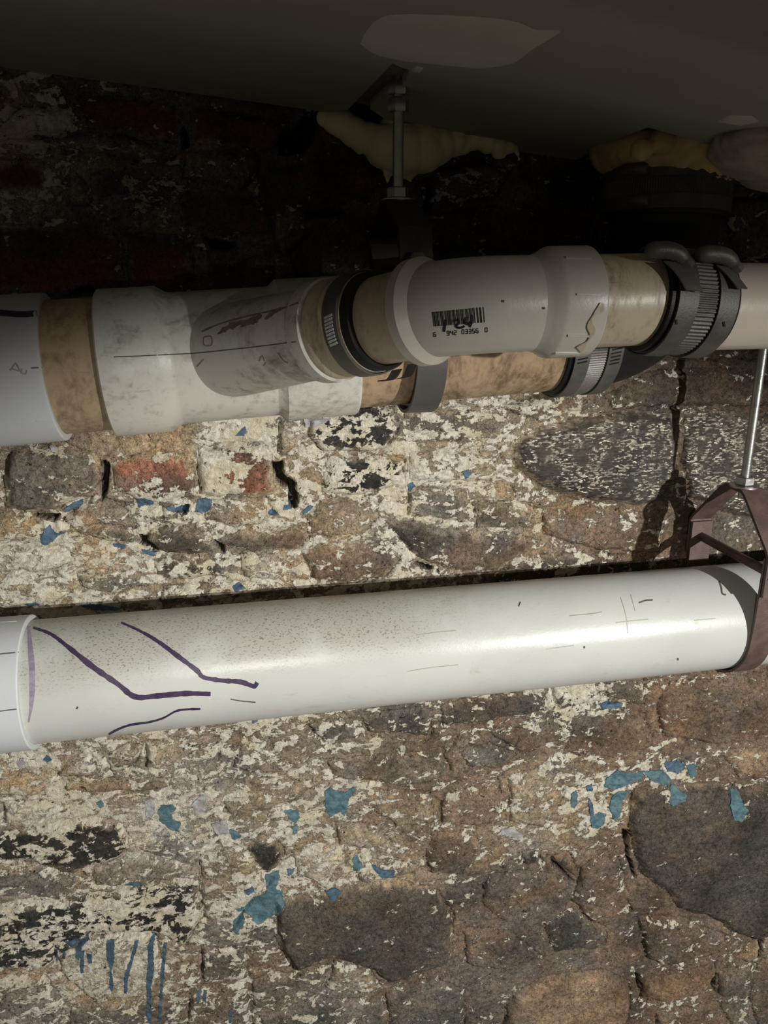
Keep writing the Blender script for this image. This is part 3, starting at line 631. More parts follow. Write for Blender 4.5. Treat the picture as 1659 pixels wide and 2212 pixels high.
wall = None
def wall_piece(name, mask, mat, parent, skirt):
    """the cells of one stone (or of the mortar) as their own mesh, sides running back into the wall"""
    cj, ci = np.nonzero(mask)
    if len(cj) < 4: return None
    vid = -np.ones((nz, nx), int)
    used = np.zeros((nz, nx), bool)
    for dj, di in ((0, 0), (0, 1), (1, 1), (1, 0)): used[cj + dj, ci + di] = True
    uj, ui = np.nonzero(used); n = len(uj); vid[uj, ui] = np.arange(n)
    V = np.stack([gx[ui], YW[uj, ui], gz[uj] + ZC], 1)
    F = np.stack([vid[cj, ci], vid[cj, ci + 1], vid[cj + 1, ci + 1], vid[cj + 1, ci]], 1)
    # boundary edges for the skirt
    pm = np.pad(mask, 1); S = []
    for (dj, di, a, b) in ((-1, 0, (0, 0), (0, 1)), (1, 0, (1, 1), (1, 0)), (0, -1, (1, 0), (0, 0)), (0, 1, (0, 1), (1, 1))):
        e = ~pm[1 + dj:1 + dj + mask.shape[0], 1 + di:1 + di + mask.shape[1]] & mask
        ej, ei = np.nonzero(e); S.append(np.stack([vid[ej + a[0], ei + a[1]], vid[ej + b[0], ei + b[1]]], 1))
    S = np.concatenate(S); bu, inv = np.unique(S, return_inverse=True); inv = inv.reshape(S.shape)
    VB = V[bu].copy(); VB[:, 1] += skirt
    FS = np.stack([S[:, 1], S[:, 0], n + inv[:, 0], n + inv[:, 1]], 1)
    V = np.concatenate([V, VB]); F = np.concatenate([F, FS])
    me = bpy.data.meshes.new(name)
    me.vertices.add(len(V)); me.vertices.foreach_set('co', V.ravel())
    me.loops.add(F.size); me.polygons.add(len(F))
    me.polygons.foreach_set('loop_start', np.arange(0, F.size, 4)); me.loops.foreach_set('vertex_index', F.ravel().astype(np.int32))
    me.update(calc_edges=True); me.shade_smooth()
    cc = np.concatenate([COLR[uj, ui], COLR[uj, ui][bu]]); cc = np.concatenate([cc, np.ones((len(cc), 1))], 1)
    me.attributes.new('Col', 'FLOAT_COLOR', 'POINT').data.foreach_set('color', cc.ravel())
    wv = np.concatenate([WW[uj, ui], WW[uj, ui][bu]])
    me.attributes.new('ww', 'FLOAT', 'POINT').data.foreach_set('value', wv)
    me.materials.append(mat)
    o = bpy.data.objects.new(name, me); COL.objects.link(o)
    if parent: attach(o, parent)
    return o
cell = OWN[:-1, :-1]
wall = wall_piece('wall_back', cell < 0, M['wall'], None, 0.12)
tag(wall, 'old rubble wall of mixed stone and brick with flaking limewash', None, None, 'structure')
for idx, s in enumerate(ST):
    wall_piece(s[0], cell == idx, M['schist'] if s[2] == 'schist' else M['wall'], wall, 0.025)

# thin flakes of blue paint still stuck to the wall
def ysurf(x, z):
    fx = np.clip((x - X0) / G, 0, nx - 2); fz = np.clip((z - Z0) / G, 0, nz - 2); i = fx.astype(int); j = fz.astype(int); a = fx - i; b = fz - j
    return (YW[j, i] * (1 - a) + YW[j, i + 1] * a) * (1 - b) + (YW[j + 1, i] * (1 - a) + YW[j + 1, i + 1] * a) * b
def flake(name, poly, mat, thick, warp=0.0016):
    q = [uv(*p) for p in poly]; xs = [a for a, b in q]; zs = [b for a, b in q]; g = 0.0008
    ax = np.arange(min(xs) - 0.003, max(xs) + 0.003, g); az = np.arange(min(zs) - 0.003, max(zs) + 0.003, g)
    A, B = np.meshgrid(ax, az)
    d = sdf(A + warp * fbm(A, B, 160, 3, 5, 0.6), B + warp * fbm(A, B, 160, 3, 9, 0.6), q)
    ins = d < 0; ins = ins[:-1, :-1] & ins[1:, 1:] & ins[1:, :-1] & ins[:-1, 1:]
    if ins.sum() < 3: return
    Y = ysurf(A, B); Y = Y - thick * (0.55 + 0.8 * np.clip(fbm(A, B, 90, 2, 31), -0.6, 1)) - 0.0003
    vs, fs, vid = [], [], {}
    def gv(j, i):
        if (j, i) not in vid:
            vid[(j, i)] = len(vs); vs.append((A[j, i], Y[j, i], B[j, i] + ZC))
        return vid[(j, i)]
    def gb(j, i):
        if (j, i, 1) not in vid:
            vid[(j, i, 1)] = len(vs); vs.append((A[j, i], Y[j, i] + thick + 0.003, B[j, i] + ZC))
        return vid[(j, i, 1)]
    J, I = ins.shape
    for j, i in zip(*np.nonzero(ins)):
        fs.append((gv(j, i), gv(j, i + 1), gv(j + 1, i + 1), gv(j + 1, i)))
        for dj, di, a, b in ((-1, 0, (0, 0), (0, 1)), (1, 0, (1, 1), (1, 0)), (0, -1, (1, 0), (0, 0)), (0, 1, (0, 1), (1, 1))):
            jj, ii = j + dj, i + di
            if not (0 <= jj < J and 0 <= ii < I and ins[jj, ii]):
                fs.append((gv(j + b[0], i + b[1]), gv(j + a[0], i + a[1]), gb(j + a[0], i + a[1]), gb(j + b[0], i + b[1])))
    mk(name, vs, fs, mat, wall, 50)
for ck, poly in FL: flake('paint_flake', poly, M[ck], 0.0014)
for poly in DR: flake('paint_drip', poly, M['drip'], 0.0007, 0.0009)

# ------------------------------------------------------------------ ceiling
SX = -0.109
def CZ(x): return 0.191 + SX * (x + 0.192)
def on_ceil(px, py):
    r = ray(px, py); k = CZ(0) / (r.z - SX * r.x); p = CAM + r * k
    return Vector((p.x, p.y, ZC + CZ(p.x)))
edge_px = [(0,145),(400,199),(690,240),(752,237),(800,186),(848,137),(866,146),(884,150),(878,172),(868,186),(846,196),(800,236),(830,256),(1000,300),(1120,330),(1246,345),(1320,306),(1400,275)]
edge = [on_ceil(*p) for p in edge_px]
outl = [Vector((-0.62, edge[0].y + 0.01, 0))] + edge + [Vector((0.51, 0.735, 0)), Vector((0.58, 0.80, 0)), Vector((0.65, 0.875, 0)), Vector((1.52, 0.875, 0)), Vector((1.52, 0.08, 0)), Vector((-0.62, 0.08, 0))]
bm = bmesh.new()
lo = [bm.verts.new((p.x, p.y, ZC + CZ(p.x))) for p in outl]; hi = [bm.verts.new((p.x, p.y, ZC + CZ(p.x) + 0.008)) for p in outl]
n = len(outl); f1 = bm.faces.new(lo); f2 = bm.faces.new(hi[::-1])
for i in range(n): bm.faces.new((lo[i], hi[i], hi[(i + 1) % n], lo[(i + 1) % n]))
bmesh.ops.triangulate(bm, faces=[f1, f2]); bmesh.ops.recalc_face_normals(bm, faces=bm.faces)
me = bpy.data.meshes.new('ceiling'); bm.to_mesh(me); bm.free(); me.materials.append(M['ceil'])
ceiling = bpy.data.objects.new('ceiling', me); COL.objects.link(ceiling)
tag(ceiling, 'unlit plasterboard ceiling cut away round the hanger rod and drain', None, None, 'structure')
def slab(name, x0, x1, y0, y1, dz, th, mat, parent):
    v = [(x, y, ZC + CZ(x) + dz + t) for t in (0, th) for x, y in ((x0, y0), (x1, y0), (x1, y1), (x0, y1))]
    return mk(name, v, [(0, 1, 2, 3), (4, 5, 6, 7), (0, 1, 5, 4), (1, 2, 6, 5), (2, 3, 7, 6), (3, 0, 4, 7)], mat, parent, smooth=False)
slab('shade_deck', -0.62, 1.52, 0.05, 1.02, 0.085, 0.02, M['deck_dark'], ceiling)  # unseen deck above the board, added to keep the cut slot dark
slab('shade_beam', -0.62, 1.52, 0.08, 0.12, 0.0085, 0.076, M['deck_dark'], ceiling)  # unseen beam added at the front to keep stray light out of the cavity
# patch of joint compound: a thin raised skim
pp = [(776,95),(790,66),(820,38),(870,30),(960,32),(1060,38),(1120,48),(1160,64),(1212,66),(1190,84),(1150,108),(1120,132),(1090,142),(1040,148),(985,144),(930,138),(870,132),(810,118)]
pts = [on_ceil(*p) for p in catmull(pp + [pp[0]], 4)[:-1]]
def skim(name, pts, th, mat, parent):
    c = sum(pts, Vector()) / len(pts); n = len(pts); vs = []
    for k, dz in ((1.0, 0.0), (0.96, -th * 0.6), (0.80, -th), (0.4, -th * 1.1)):
        for p in pts: q = c + (p - c) * k; vs.append((q.x, q.y, q.z + dz + 0.0002))
    vs.append((c.x, c.y, c.z - th * 1.1)); fs = []
    for r_ in range(3):
        for i in range(n): j = (i + 1) % n; fs.append((r_ * n + i, r_ * n + j, r_ * n + n + j, r_ * n + n + i))
    for i in range(n): fs.append((3 * n + i, 3 * n + (i + 1) % n, 4 * n))
    return mk(name, vs, fs, mat, parent, 60)
skim('plaster_skim', pts, 0.0012, M['patch'], ceiling)
pp = [(900,142),(915,146),(908,156),(888,152)]
skim('plaster_skim', [on_ceil(*p) for p in pp], 0.0012, M['patch'], ceiling)
pp = [(1550,262),(1580,248),(1625,250),(1640,262),(1600,270)]
skim('plaster_skim', [on_ceil(*p) for p in pp], 0.0015, M['patch'], ceiling)

# ------------------------------------------------------------------ blobs (foam, plaster)
def blob(name, balls, mat, voxel=0.0022, smooth=3, parent=None, lump=0.0):
    bm = bmesh.new()
    for c, r in balls:
        rr = r if isinstance(r, (tuple, list)) else (r, r, r)
        bmesh.ops.create_icosphere(bm, subdivisions=3, radius=1.0, matrix=Matrix.LocRotScale(Vector(c), None, Vector(rr)))
    me = bpy.data.meshes.new('tmp'); bm.to_mesh(me); bm.free()
    o = bpy.data.objects.new('tmp', me); COL.objects.link(o)
    md = o.modifiers.new('r', 'REMESH'); md.mode = 'VOXEL'; md.voxel_size = voxel
    ms = o.modifiers.new('s', 'SMOOTH'); ms.iterations = smooth; ms.factor = 0.5
    dg = bpy.context.evaluated_depsgraph_get(); m2 = bpy.data.meshes.new_from_object(o.evaluated_get(dg))
    bpy.data.objects.remove(o); bpy.data.meshes.remove(me)
    m2.name = name
    if lump:
        co = np.empty(len(m2.vertices) * 3); m2.vertices.foreach_get('co', co); co = co.reshape(-1, 3)
        no = np.empty(len(m2.vertices) * 3); m2.vertices.foreach_get('normal', no); no = no.reshape(-1, 3)
        k = fbm(co[:, 0] + co[:, 1] * 0.7, co[:, 2] + co[:, 1] * 0.4, 55, 4, 61, 0.6)
        co += no * (k * lump)[:, None]; m2.vertices.foreach_set('co', co.ravel())
    m2.shade_smooth(); m2.materials.clear(); m2.materials.append(mat)
    r = bpy.data.objects.new(name, m2); COL.objects.link(r)
    if parent: attach(r, parent)
    return r
def ball(px, py, Y, rp, sq=1.0):
    c = at(px, py, Y); dep = (c - CAM).dot(FWD); r = rp * dep / FPX
    return (c, (r, r * sq, r))
fb = [ball(700,255,.855,18),ball(722,262,.853,26),(ball(740,268,.851,30)),ball(765,285,.848,32),ball(778,305,.845,24),ball(776,320,.845,12),ball(777,330,.845,6),
      ball(800,300,.845,34),ball(832,318,.841,46),ball(870,325,.838,54),ball(912,322,.841,50),ball(945,315,.845,40),ball(880,358,.841,28),ball(845,345,.841,26),
      ball(838,365,.843,12),ball(837,376,.843,10),ball(837,384,.844,7),ball(837,392,.844,5),ball(884,384,.841,7),ball(886,391,.841,4),ball(980,308,.849,30),ball(1000,312,.851,22),ball(1024,304,.851,21),
      ball(1052,308,.851,23),ball(1076,316,.851,19),ball(1074,332,.852,11),ball(1084,334,.852,9),ball(1098,318,.851,14),ball(1112,320,.852,8),ball(1118,332,.852,5),ball(1122,344,.853,4),ball(900,290,.848,38),ball(850,285,.849,34)]
foam = blob('expanding_foam', fb, M['foam'], 0.0018, 2, lump=0.0012)
tag(foam, 'cream expanding foam bulging with drips behind the left hanger rod', 'foam')

# ------------------------------------------------------------------ lower drain pipe
LY, LZ, LR = 0.693, -0.361, 0.057
xl = at(45, 1480, LY - LR * 0.8).x
lower = thing('drain_pipe', P(xl, LY, LZ - LR), 'long dusty white drain pipe with violet marker lines, lowest pipe on the wall', 'pipe')
ov, of = revolve(tube_profile(-0.02, 1.52 - xl, LR), P(xl, LY, LZ), (1, 0, 0), 96)
lp = mk('pipe', ov, of, M['pvc_lower'], lower)
cv, cf = revolve([(-0.40, LR + .0002), (-0.40, LR + .0045), (-.0012, LR + .0050), (0, LR + .0040), (0, LR + .0002)], P(xl, LY, LZ), (1, 0, 0), 96)
lc = mk('coupling', cv, cf, M['pvc_white'], lower); lc['label'] = 'bluish white coupling socket on the left end'
b = bvh_of(lp)
for pts_, wd in (([(72,1356),(110,1370),(150,1400),(200,1440),(255,1478),(292,1505),(340,1503),(400,1498),(455,1499)], lambda u: 5 + 7 * min(1, u * 3) * (1 - 0.5 * max(0, u - .85) / .15)),
                 ([(262,1345),(300,1362),(340,1385),(385,1418),(425,1448),(440,1463),(480,1470),(520,1473),(548,1482),(556,1474)], lambda u: 4 + 6 * min(1, u * 3)),
                 ([(216,1600),(245,1580),(280,1566),(320,1560),(352,1551),(380,1536),(405,1532),(433,1531)], lambda u: 4.5),
                 ):
    v, f = ribbon(b, pts_, wd, 0.0003, 6, jit=0.35); mk('marker_line', v, f, M['ink'], lp)
v, f = ribbon(b, [(62,1353),(66,1400),(70,1460),(68,1520),(62,1560)], lambda u: 4 + 9 * math.sin(PI * min(1, u * 1.1)) , 0.0003, 6); mk('primer_stain', v, f, M['primer'], lp)
for pts_, wd in (([(1553,1255),(1558,1270),(1560,1282),(1568,1285)], 3.5), ([(1380,1302),(1395,1297),(1410,1296)], 3), ([(498,1510),(520,1514),(552,1517)], 2.2), ([(1120,1310),(1124,1300)], 3), ([(1230,1330),(1275,1326),(1300,1322)], 2), ([(1330,1345),(1365,1341),(1400,1338)], 2), ([(1340,1290),(1352,1330),(1356,1368)], 1.6), ([(1362,1284),(1372,1320)], 1.6), ([(900,1372),(940,1366),(985,1362)], 2), ([(1180,1402),(1240,1394)], 1.8), ([(1500,1340),(1545,1336)], 2), ([(165,1528),(168,1530)], 6), ([(1260,1398),(1264,1398)], 5), ([(1462,1424),(1466,1424)], 5), ([(880,1450),(930,1442),(990,1436)], 1.6)):
    v, f = ribbon(b, pts_, wd, 0.0002, 4); mk('scuff_mark', v, f, M['faint'] if wd < 2.1 else M['grime'], lp)
b = bvh_of(lc)
for pts_ in ([(0,1343),(36,1341)], [(0,1413),(40,1409)], [(0,1536),(48,1530)], [(18,1628),(55,1624)]):
    v, f = ribbon(b, pts_, 2.4, 0.0003, 4, False); mk('mould_line', v, f, M['ink_grey'] if pts_[0][1] in (1413, 1536) else M['pvc_white'], lc)

# ------------------------------------------------------------------ upper drain run with the wye
MY, MR = 0.715, 0.057
def MP(x): return P(x, MY, AX_M(x))
MD = Vector((1, 0, 0.055)).normalized()
upper = thing('wye_drain', MP(-0.14) - Vector((0, 0, MR)), 'grimy cream drain run with wye branch, tan pipe and left coupling under the ceiling', 'pipe')
def ring(name, x0, x1, r, mat, parent, prof=None, seg=96, **kw):
    L = (x1 - x0) / MD.x
    v, f = revolve(prof(L) if prof else tube_profile(0, L, r), MP(x0), MD, seg, **kw); return mk(name, v, f, mat, parent)
xc = -0.141
coup = ring('coupling', -0.60, xc, 0.063, M['pvc_white'], upper, lambda L: [(0, .0572), (0, .063), (L - .004, .063), (L - .0012, .0626), (L, .061), (L, .0572)])
coup['label'] = 'bluish white coupling at the left end'
ring('pipe_section', xc - .02, -0.085, MR, M['pvc_tan'], upper)['label'] = 'tan stained pipe between coupling and wye'
xh0, xh1 = -0.100, -0.052
wye = ring('wye_body', xh0, 0.115, MR, M['pvc_wye'], upper, lambda L: [(0, .0572), (0, .0615), (.0015, .0632), (xh1 - xh0, .0632), (xh1 - xh0 + .008, .0580), (xh1 - xh0 + .012, .0572), (0.038 - xh0, .0566), (0.045 - xh0, .0575), (0.051 - xh0, .0628), (L - .0015, .0628), (L, .0615), (L, .0572)])
ring('pipe_section', 0.08, 0.335, MR, M['pvc_brown'], upper)['label'] = 'brown stained pipe right of the wye'
BA, BB = P(-.02, .715, -.0685), P(.145, .495, -.0185)
BD = (BB - BA).normalized(); BL_ = (BB - BA).length
def bp(f): return BA + (BB - BA) * f
def fx(px):                                  # how far along the branch a column of the photograph falls
    lo_, hi_ = 0.1, 1.3
    for _ in range(40):
        m_ = (lo_ + hi_) / 2; d_ = bp(m_) - CAM
        if 829.5 + FPX * d_.dot(RGT) / d_.dot(FWD) < px: lo_ = m_
        else: hi_ = m_
    return lo_
FH, FB0, FB1, FK, FR = fx(727), fx(776), fx(806), fx(824), fx(905)
v, f = revolve([(0, .020), (0, .041), (.30 * BL_, .0375), (.52 * BL_, .0345), (FH * BL_ - .018, .0345), (FH * BL_ - .014, .0378), (FH * BL_ - .0012, .0380), (FH * BL_, .0366), (FH * BL_, .020)], BA, BD, 80)
br = mk('branch', v, f, M['pvc_wye'], upper)
b = bvh_of(wye, br)
v, f = ribbon(b, [(246,771),(300,769),(360,766),(420,763),(480,757),(560,748),(640,738)], 2.2, 0.0002, 8); mk('mould_line', v, f, M['grime'], wye)
for pts_ in ([(440,728),(441,745),(457,745),(456,727),(441,728)], [(560,780),(566,768),(572,780)], [(570,790),(575,782)], [(600,762),(612,778),(622,784)], [(425,792),(440,776)]):
    v, f = ribbon(b, pts_, 2.4, 0.0002, 4); mk('scuff_mark', v, f, M['grime_soft'], wye)
for pts_, wd in (([(470,722),(500,704),(545,690)], lambda u: 3 + 10 * math.sin(PI * u)), ([(520,706),(548,692),(566,680)], lambda u: 2 + 12 * math.sin(PI * u)), ([(572,690),(590,676),(612,664)], lambda u: 2 + 9 * math.sin(PI * u)),
                 ([(436,716),(480,698),(540,682),(610,666),(650,652)], 3.0)):
    v, f = ribbon(b, pts_, wd, 0.0002, 6, jit=0.9); mk('grime_smear', v, f, M['grime_soft'], wye)
b = bvh_of(coup)
for pts_, wd, mt in (([(0,676),(50,679),(98,675)], 13, 'ink'), ([(68,795),(105,793)], 3, 'ink_grey'), ([(78,909),(112,908)], 2.5, 'pvc_white'), ([(22,800),(34,784),(44,802),(24,796)], 3.0, 'faint'), ([(48,796),(46,806),(56,808),(58,800)], 3.0, 'faint')):
    v, f = ribbon(b, pts_, wd, 0.0003, 5, mt == 'ink'); mk('ink_mark', v, f, M[mt], coup)

# ------------------------------------------------------------------ offset bend with the bar code
TZ = -0.0185
def TP(x): return P(x, .493 if x < .25 else .493 + (x - .25) * .04, -.0185 + (x - .13) * .024)
bend = thing('pipe_bend', P(.2, .493, TZ - .03), 'glossy cream bend with bar code in front of the wye drain', 'pipe bend')
B0 = bp(1.0)
xe = at(1188, 650, .468).x; xh = at(1300, 650, .468).x; xs_end = at(1432, 650, .468).x
# elbow body: turn of about fifty degrees with a short radius
d1 = BD; TB = TP(0.16); d2 = (TP(0.24) - TP(0.16)).normalized()
corner = B0
t0 = corner - d1 * 0.020; t1 = TP(corner.x + 0.030)
path = [bp(FR + .01)]
for k in range(0, 13):
    u = k / 12; path.append(t0 * (1 - u) ** 2 + corner * 2 * u * (1 - u) + t1 * u * u)
path = [p for p in path if (p - BA).dot(BD) >= (FR + .008) * BL_]
path += [TP(xe - 0.003), TP(xe + 0.012)]
v, f = sweep(path, [0.0306] * len(path), 80); eb = mk('elbow_body', v, f, M['pvc_elbow'], bend, 60)
v, f = revolve([(0, .0295), (0, .0342), (.0012, .0352), (.0085, .0352), (.0115, .0330), (.015, .0300), (.015, .0295)], bp(FR), BD, 80); lh = mk('hub', v, f, M['pvc_elbow'], bend)
v, f = revolve(tube_profile(0, (FR - FB0) * BL_ + .006, .0302), bp(FB0), BD, 80); mk('stub_pipe', v, f, M['pvc_stub'], bend)['label'] = 'scuffed tan stub leading back to the wye'
L = xh - xe
v, f = revolve([(-.004, .0305), (.001, .0322), (.006, .0352), (.009, .0358), (L - .0012, .0358), (L, .0348), (L, .0302)], TP(xe), (TP(xh) - TP(xe)), 80); hb = mk('hub', v, f, M['pvc_elbow'], bend)
v, f = revolve(tube_profile(0, xs_end - xh + .03, .0302), TP(xh - .008), TP(xs_end) - TP(xh), 80); sp = mk('stub_pipe', v, f, M['pvc_stub'], bend); sp['label'] = 'yellowed stub leading to the right clamps'
# moulded ribs on the hub and the run of solvent cement at its lip
b = bvh_of(hb)
for pts_ in ([(1222,557),(1278,558)], [(1245,636),(1300,638)], [(1226,724),(1280,725)], [(1200,762),(1252,763)]):
    v, f = ribbon(b, pts_, 4.0, 0.0009, 4, False); mk('rib', v, f, M['pvc_elbow'], hb)
bs = bvh_of(hb, sp)
v, f = ribbon(bs, [(1300,655),(1296,668),(1285,676),(1276,688),(1274,702),(1278,716),(1272,730),(1262,742),(1250,754)], lambda u: 9 + 7 * math.sin(u * 14), 0.0010, 5); mk('cement_run', v, f, M['pvc_stub'], hb)
b = bvh_of(eb)
# bar code
wd = [2,4,1.5,3,1.5,2,3.5,1.5,2,1.5,2.5,4,2,1.5,4,1.5,3,2,1.5,2.5,4,1.5,2,3,1.5,4,2,1.5,3,5,6,3]
gp = [2,2.5,1.8,2.5,3,1.6,2,3.2,1.6,2.2,1.8,1.6,2.6,1.8,2,2.6,1.6,1.8,2.4,1.6,2,3,1.6,2,2.2,1.6,2.4,1.8,5,4,5,2]
tot = sum(wd) + sum(gp); sc_ = 113 / tot; x = 0; V = ([], [])
for a_, g_ in zip(wd, gp):
    u0 = (x + a_ / 2) * sc_; x += a_ + g_
    if u0 > 112: break
    k = u0 / 113; tp = (933 + u0, 674 - 11 * k); bt = (937 + u0 - 1 * k, 705 - 9 * k)
    V = join(V, ribbon(b, [tp, bt], a_ * sc_, 0.00025, 3, False))
bc = mk('bar_code', V[0], V[1], M['ink_dk'], bend, smooth=False); bc['label'] = 'printed black bar code with digits'
DG = {'0': [[(0,0),(1,0),(1,2),(0,2),(0,0)]], '1': [[(.5,0),(.5,2)]], '2': [[(0,0),(1,0),(1,1),(0,1),(0,2),(1,2)]], '3': [[(0,0),(1,0),(1,2),(0,2)],[(0,1),(1,1)]], '4': [[(0,0),(0,1),(1,1)],[(1,0),(1,2)]],
      '5': [[(1,0),(0,0),(0,1),(1,1),(1,2),(0,2)]], '6': [[(1,0),(0,0),(0,2),(1,2),(1,1),(0,1)]], '9': [[(1,1),(0,1),(0,0),(1,0),(1,2),(0,2)]]}
V = ([], [])
for txt, x0_, y0_ in (('6', 937, 718), ('942', 966, 715), ('03356', 998, 712), ('0', 1048, 708)):
    for i, ch in enumerate(txt):
        for st in DG[ch]:
            V = join(V, ribbon(b, [(x0_ + i * 7.6 + px_ * 4.6, y0_ - i * 0.5 + py_ * 4.4) for px_, py_ in st], 1.7, 0.00025, 2, False))
mk('digits', V[0], V[1], M['ink_dk'], bc, smooth=False)
V = ([], [])
for st, ww_ in (([(962,690),(961,702),(959,716)], 6), ([(978,694),(990,691),(990,699),(984,704),(993,708),(1004,704)], 4.5), ([(1010,684),(1003,694),(1010,700),(1020,694)], 5), ([(1018,680),(1019,694),(1014,706)], 5.5)):
    V = join(V, ribbon(b, st, ww_, 0.0004, 5))
mk('pen_number', V[0], V[1], M['ink_dk'], bc)
for q in ((1086,650),(1174,665)):
    v, f = ribbon(b, [(q[0]-3,q[1]),(q[0]+3,q[1]+1)], 5, 0.0003, 2, False); mk('scuff_mark', v, f, M['grime'], eb)

# the clean white pipe that carries on to the right
xr = at(1575, 660, .475).x
RA = P(xr - .01, .497, -.0200); RB = P(xr + 1.05, .590, -.0245)
rp = thing('drain_pipe', RA, 'clean white pipe running out to the right past the double clamps', 'pipe')
v, f = revolve(tube_profile(0, (RB - RA).length, .0296), RA, RB - RA, 80); mk('pipe', v, f, M['pvc_right'], rp)

# ------------------------------------------------------------------ shielded couplings and their clamps
def clampband(p0, d, r, wdt, mat, parent, th=0.0011, **kw):
    v, f = revolve([(0, r), (0, r + th), (wdt, r + th), (wdt, r)], p0, d, 96, **kw); return mk('clamp_band', v, f, mat, parent, 30)
def slots(p0, d, r, wdt, a0, a1, n, mat, parent, lenf=0.6, thk=0.0012):
    """row of worm-drive slots cut across a band, from angle a0 to a1 (degrees about the axis)"""
    a, s, t = frame(d); V = ([], []); a1 = a0 + (a1 - a0 + 180) % 360 - 180
    for k in range(n):
        th = R(a0 + (a1 - a0) * k / (n - 1)); dd = s * math.cos(th) + t * math.sin(th); tt = -s * math.sin(th) + t * math.cos(th)
        c = p0 + a * wdt * 0.5 + dd * (r + 0.00025); hx = a * wdt * lenf / 2 + tt * 0.0006; hy = tt * thk / 2; hz = dd * 0.0003
        vs = [c + hx * i + hy * j + hz * k2 for i in (-1, 1) for j in (-1, 1) for k2 in (-1, 1)]
        V = join(V, (vs, [(0, 1, 3, 2), (4, 5, 7, 6), (0, 1, 5, 4), (2, 3, 7, 6), (0, 2, 6, 4), (1, 3, 7, 5)]))
    o = mk('slots', V[0], V[1], mat, parent, smooth=False); o['kind'] = 'stuff'; return o
def cyl_hit(px, py, p0, d, r):
    """where the line of sight through a pixel meets a cylinder (or passes it closest)"""
    a = Vector(d).normalized(); q = ray(px, py).normalized(); w0 = CAM - Vector(p0)
    q2 = q - a * q.dot(a); w2 = w0 - a * w0.dot(a); A_ = q2.dot(q2); B_ = 2 * q2.dot(w2); C_ = w2.dot(w2) - r * r
    D_ = max(0.0, B_ * B_ - 4 * A_ * C_); return CAM + q * ((-B_ - math.sqrt(D_)) / (2 * A_))
def housing(p0, d, r, wdt, ang, mat, parent, tail=True, tail_len=0.035):
    """worm screw housing, its hex head and the loose end of the band"""
    a, s, t = frame(d); th = R(ang); dd = s * math.cos(th) + t * math.sin(th); tt = -s * math.sin(th) + t * math.cos(th)
    c = p0 + a * wdt * 0.5 + dd * (r + 0.005)
    q = [c + tt * k for k in (-.010, -.008, 0, .008, .010)]
    v, f = sweep(q, [.0045, .0062, .0066, .0062, .0045], 20); o = mk('screw_housing', v, f, mat, parent, 40)
    v2, f2 = prism(c + tt * .010, tt, .0046, .007, 6); mk('screw_head', v2, f2, mat, parent)
    if tail:
        pts_ = [p0 + a * wdt * 0.5 + dd * (r + 0.002) - tt * .002]
        for k in range(1, 8):
            u = k / 7; th2 = th + u * 0.50
            d3 = s * math.cos(th2) + t * math.sin(th2); pts_.append(p0 + a * wdt * (0.5 + u * .3) + d3 * (r + 0.0025 + 0.006 * u ** 2))
        v, f = band(pts_, a, wdt * 0.8, 0.0009); mk('band_tail', v, f, mat, parent, 30)
    return o

# 1: on the wye branch
BW = (FB1 - FB0) * BL_
wc = thing('pipe_coupling', bp(FB0) - Vector((0, 0, .035)), 'steel banded rubber coupling joining wye branch to bend', 'coupling')
v, f = revolve([(0, .0302), (0, .0345), (.002, .0362), (.006, .0362), (.008, .0350), (.016, .0350), (.018, .0358), (.021, .0350), ((FK - FH) * BL_ - .007, .0350), ((FK - FH) * BL_ - .007, .0302)], bp(FH), BD, 80); o = mk('shield', v, f, M['pvc_stub'], wc); o['label'] = 'tan grimy shield'
v, f = revolve([(0, .0303), (0, .0345), (.011, .0345), (.012, .0335), (.012, .0303)], bp(FK) - BD * .0105, BD, 80); mk('rubber_sleeve', v, f, M['rubber'], wc)
cb = clampband(bp(FB0), BD, .0358, BW, M['steel'], wc)
def ang_to(p0, d, px, py, r):
    a, s, t = frame(d); rr = ray(px, py).normalized(); best = None
    for k in range(720):
        th = 2 * PI * k / 720; q = p0 + (s * math.cos(th) + t * math.sin(th)) * r
        nrm = (s * math.cos(th) + t * math.sin(th)); v_ = q - CAM
        if nrm.dot(v_) > 0: continue
        e = (v_ - rr * v_.dot(rr)).length
        if best is None or e < best[0]: best = (e, math.degrees(th))
    return best[1]
pm = bp(FB0) + BD * BW * .5
a0 = ang_to(pm, BD, 718, 684, .0365); a1 = ang_to(pm, BD, 728, 740, .0365)
slots(bp(FB0), BD, .0370, BW, a0, a1, 9, M['pvc_white'], cb, 0.55, 0.0016)
# loose slotted tails hanging below it
for (xa, ya), (xb, yb), Y_ in (((858,798),(826,822),.56), ((892,786),(864,818),.55)):
    p1, p2 = at(xa, ya, Y_), at(xb, yb, Y_ + .012); mid = (p1 + p2) / 2 + Vector((.001, 0, -.003))
    qs = [Vector(p) for p in catmull([p1, mid, p2], 5)]
    v, f = band(qs, BD, .010, .0009); tl = mk('band_tail', v, f, M['steel_dk'], cb)
    V = ([], [])
    for p in qs[1:-1:1]:
        bx = [p + Vector((i * .0028, j * .0004, k * .0006 + .0006)) + BD * 0 for i in (-1, 1) for j in (-1, 1) for k in (-1, 1)]
        V = join(V, (bx, [(0, 1, 3, 2), (4, 5, 7, 6), (0, 1, 5, 4), (2, 3, 7, 6), (0, 2, 6, 4), (1, 3, 7, 5)]))

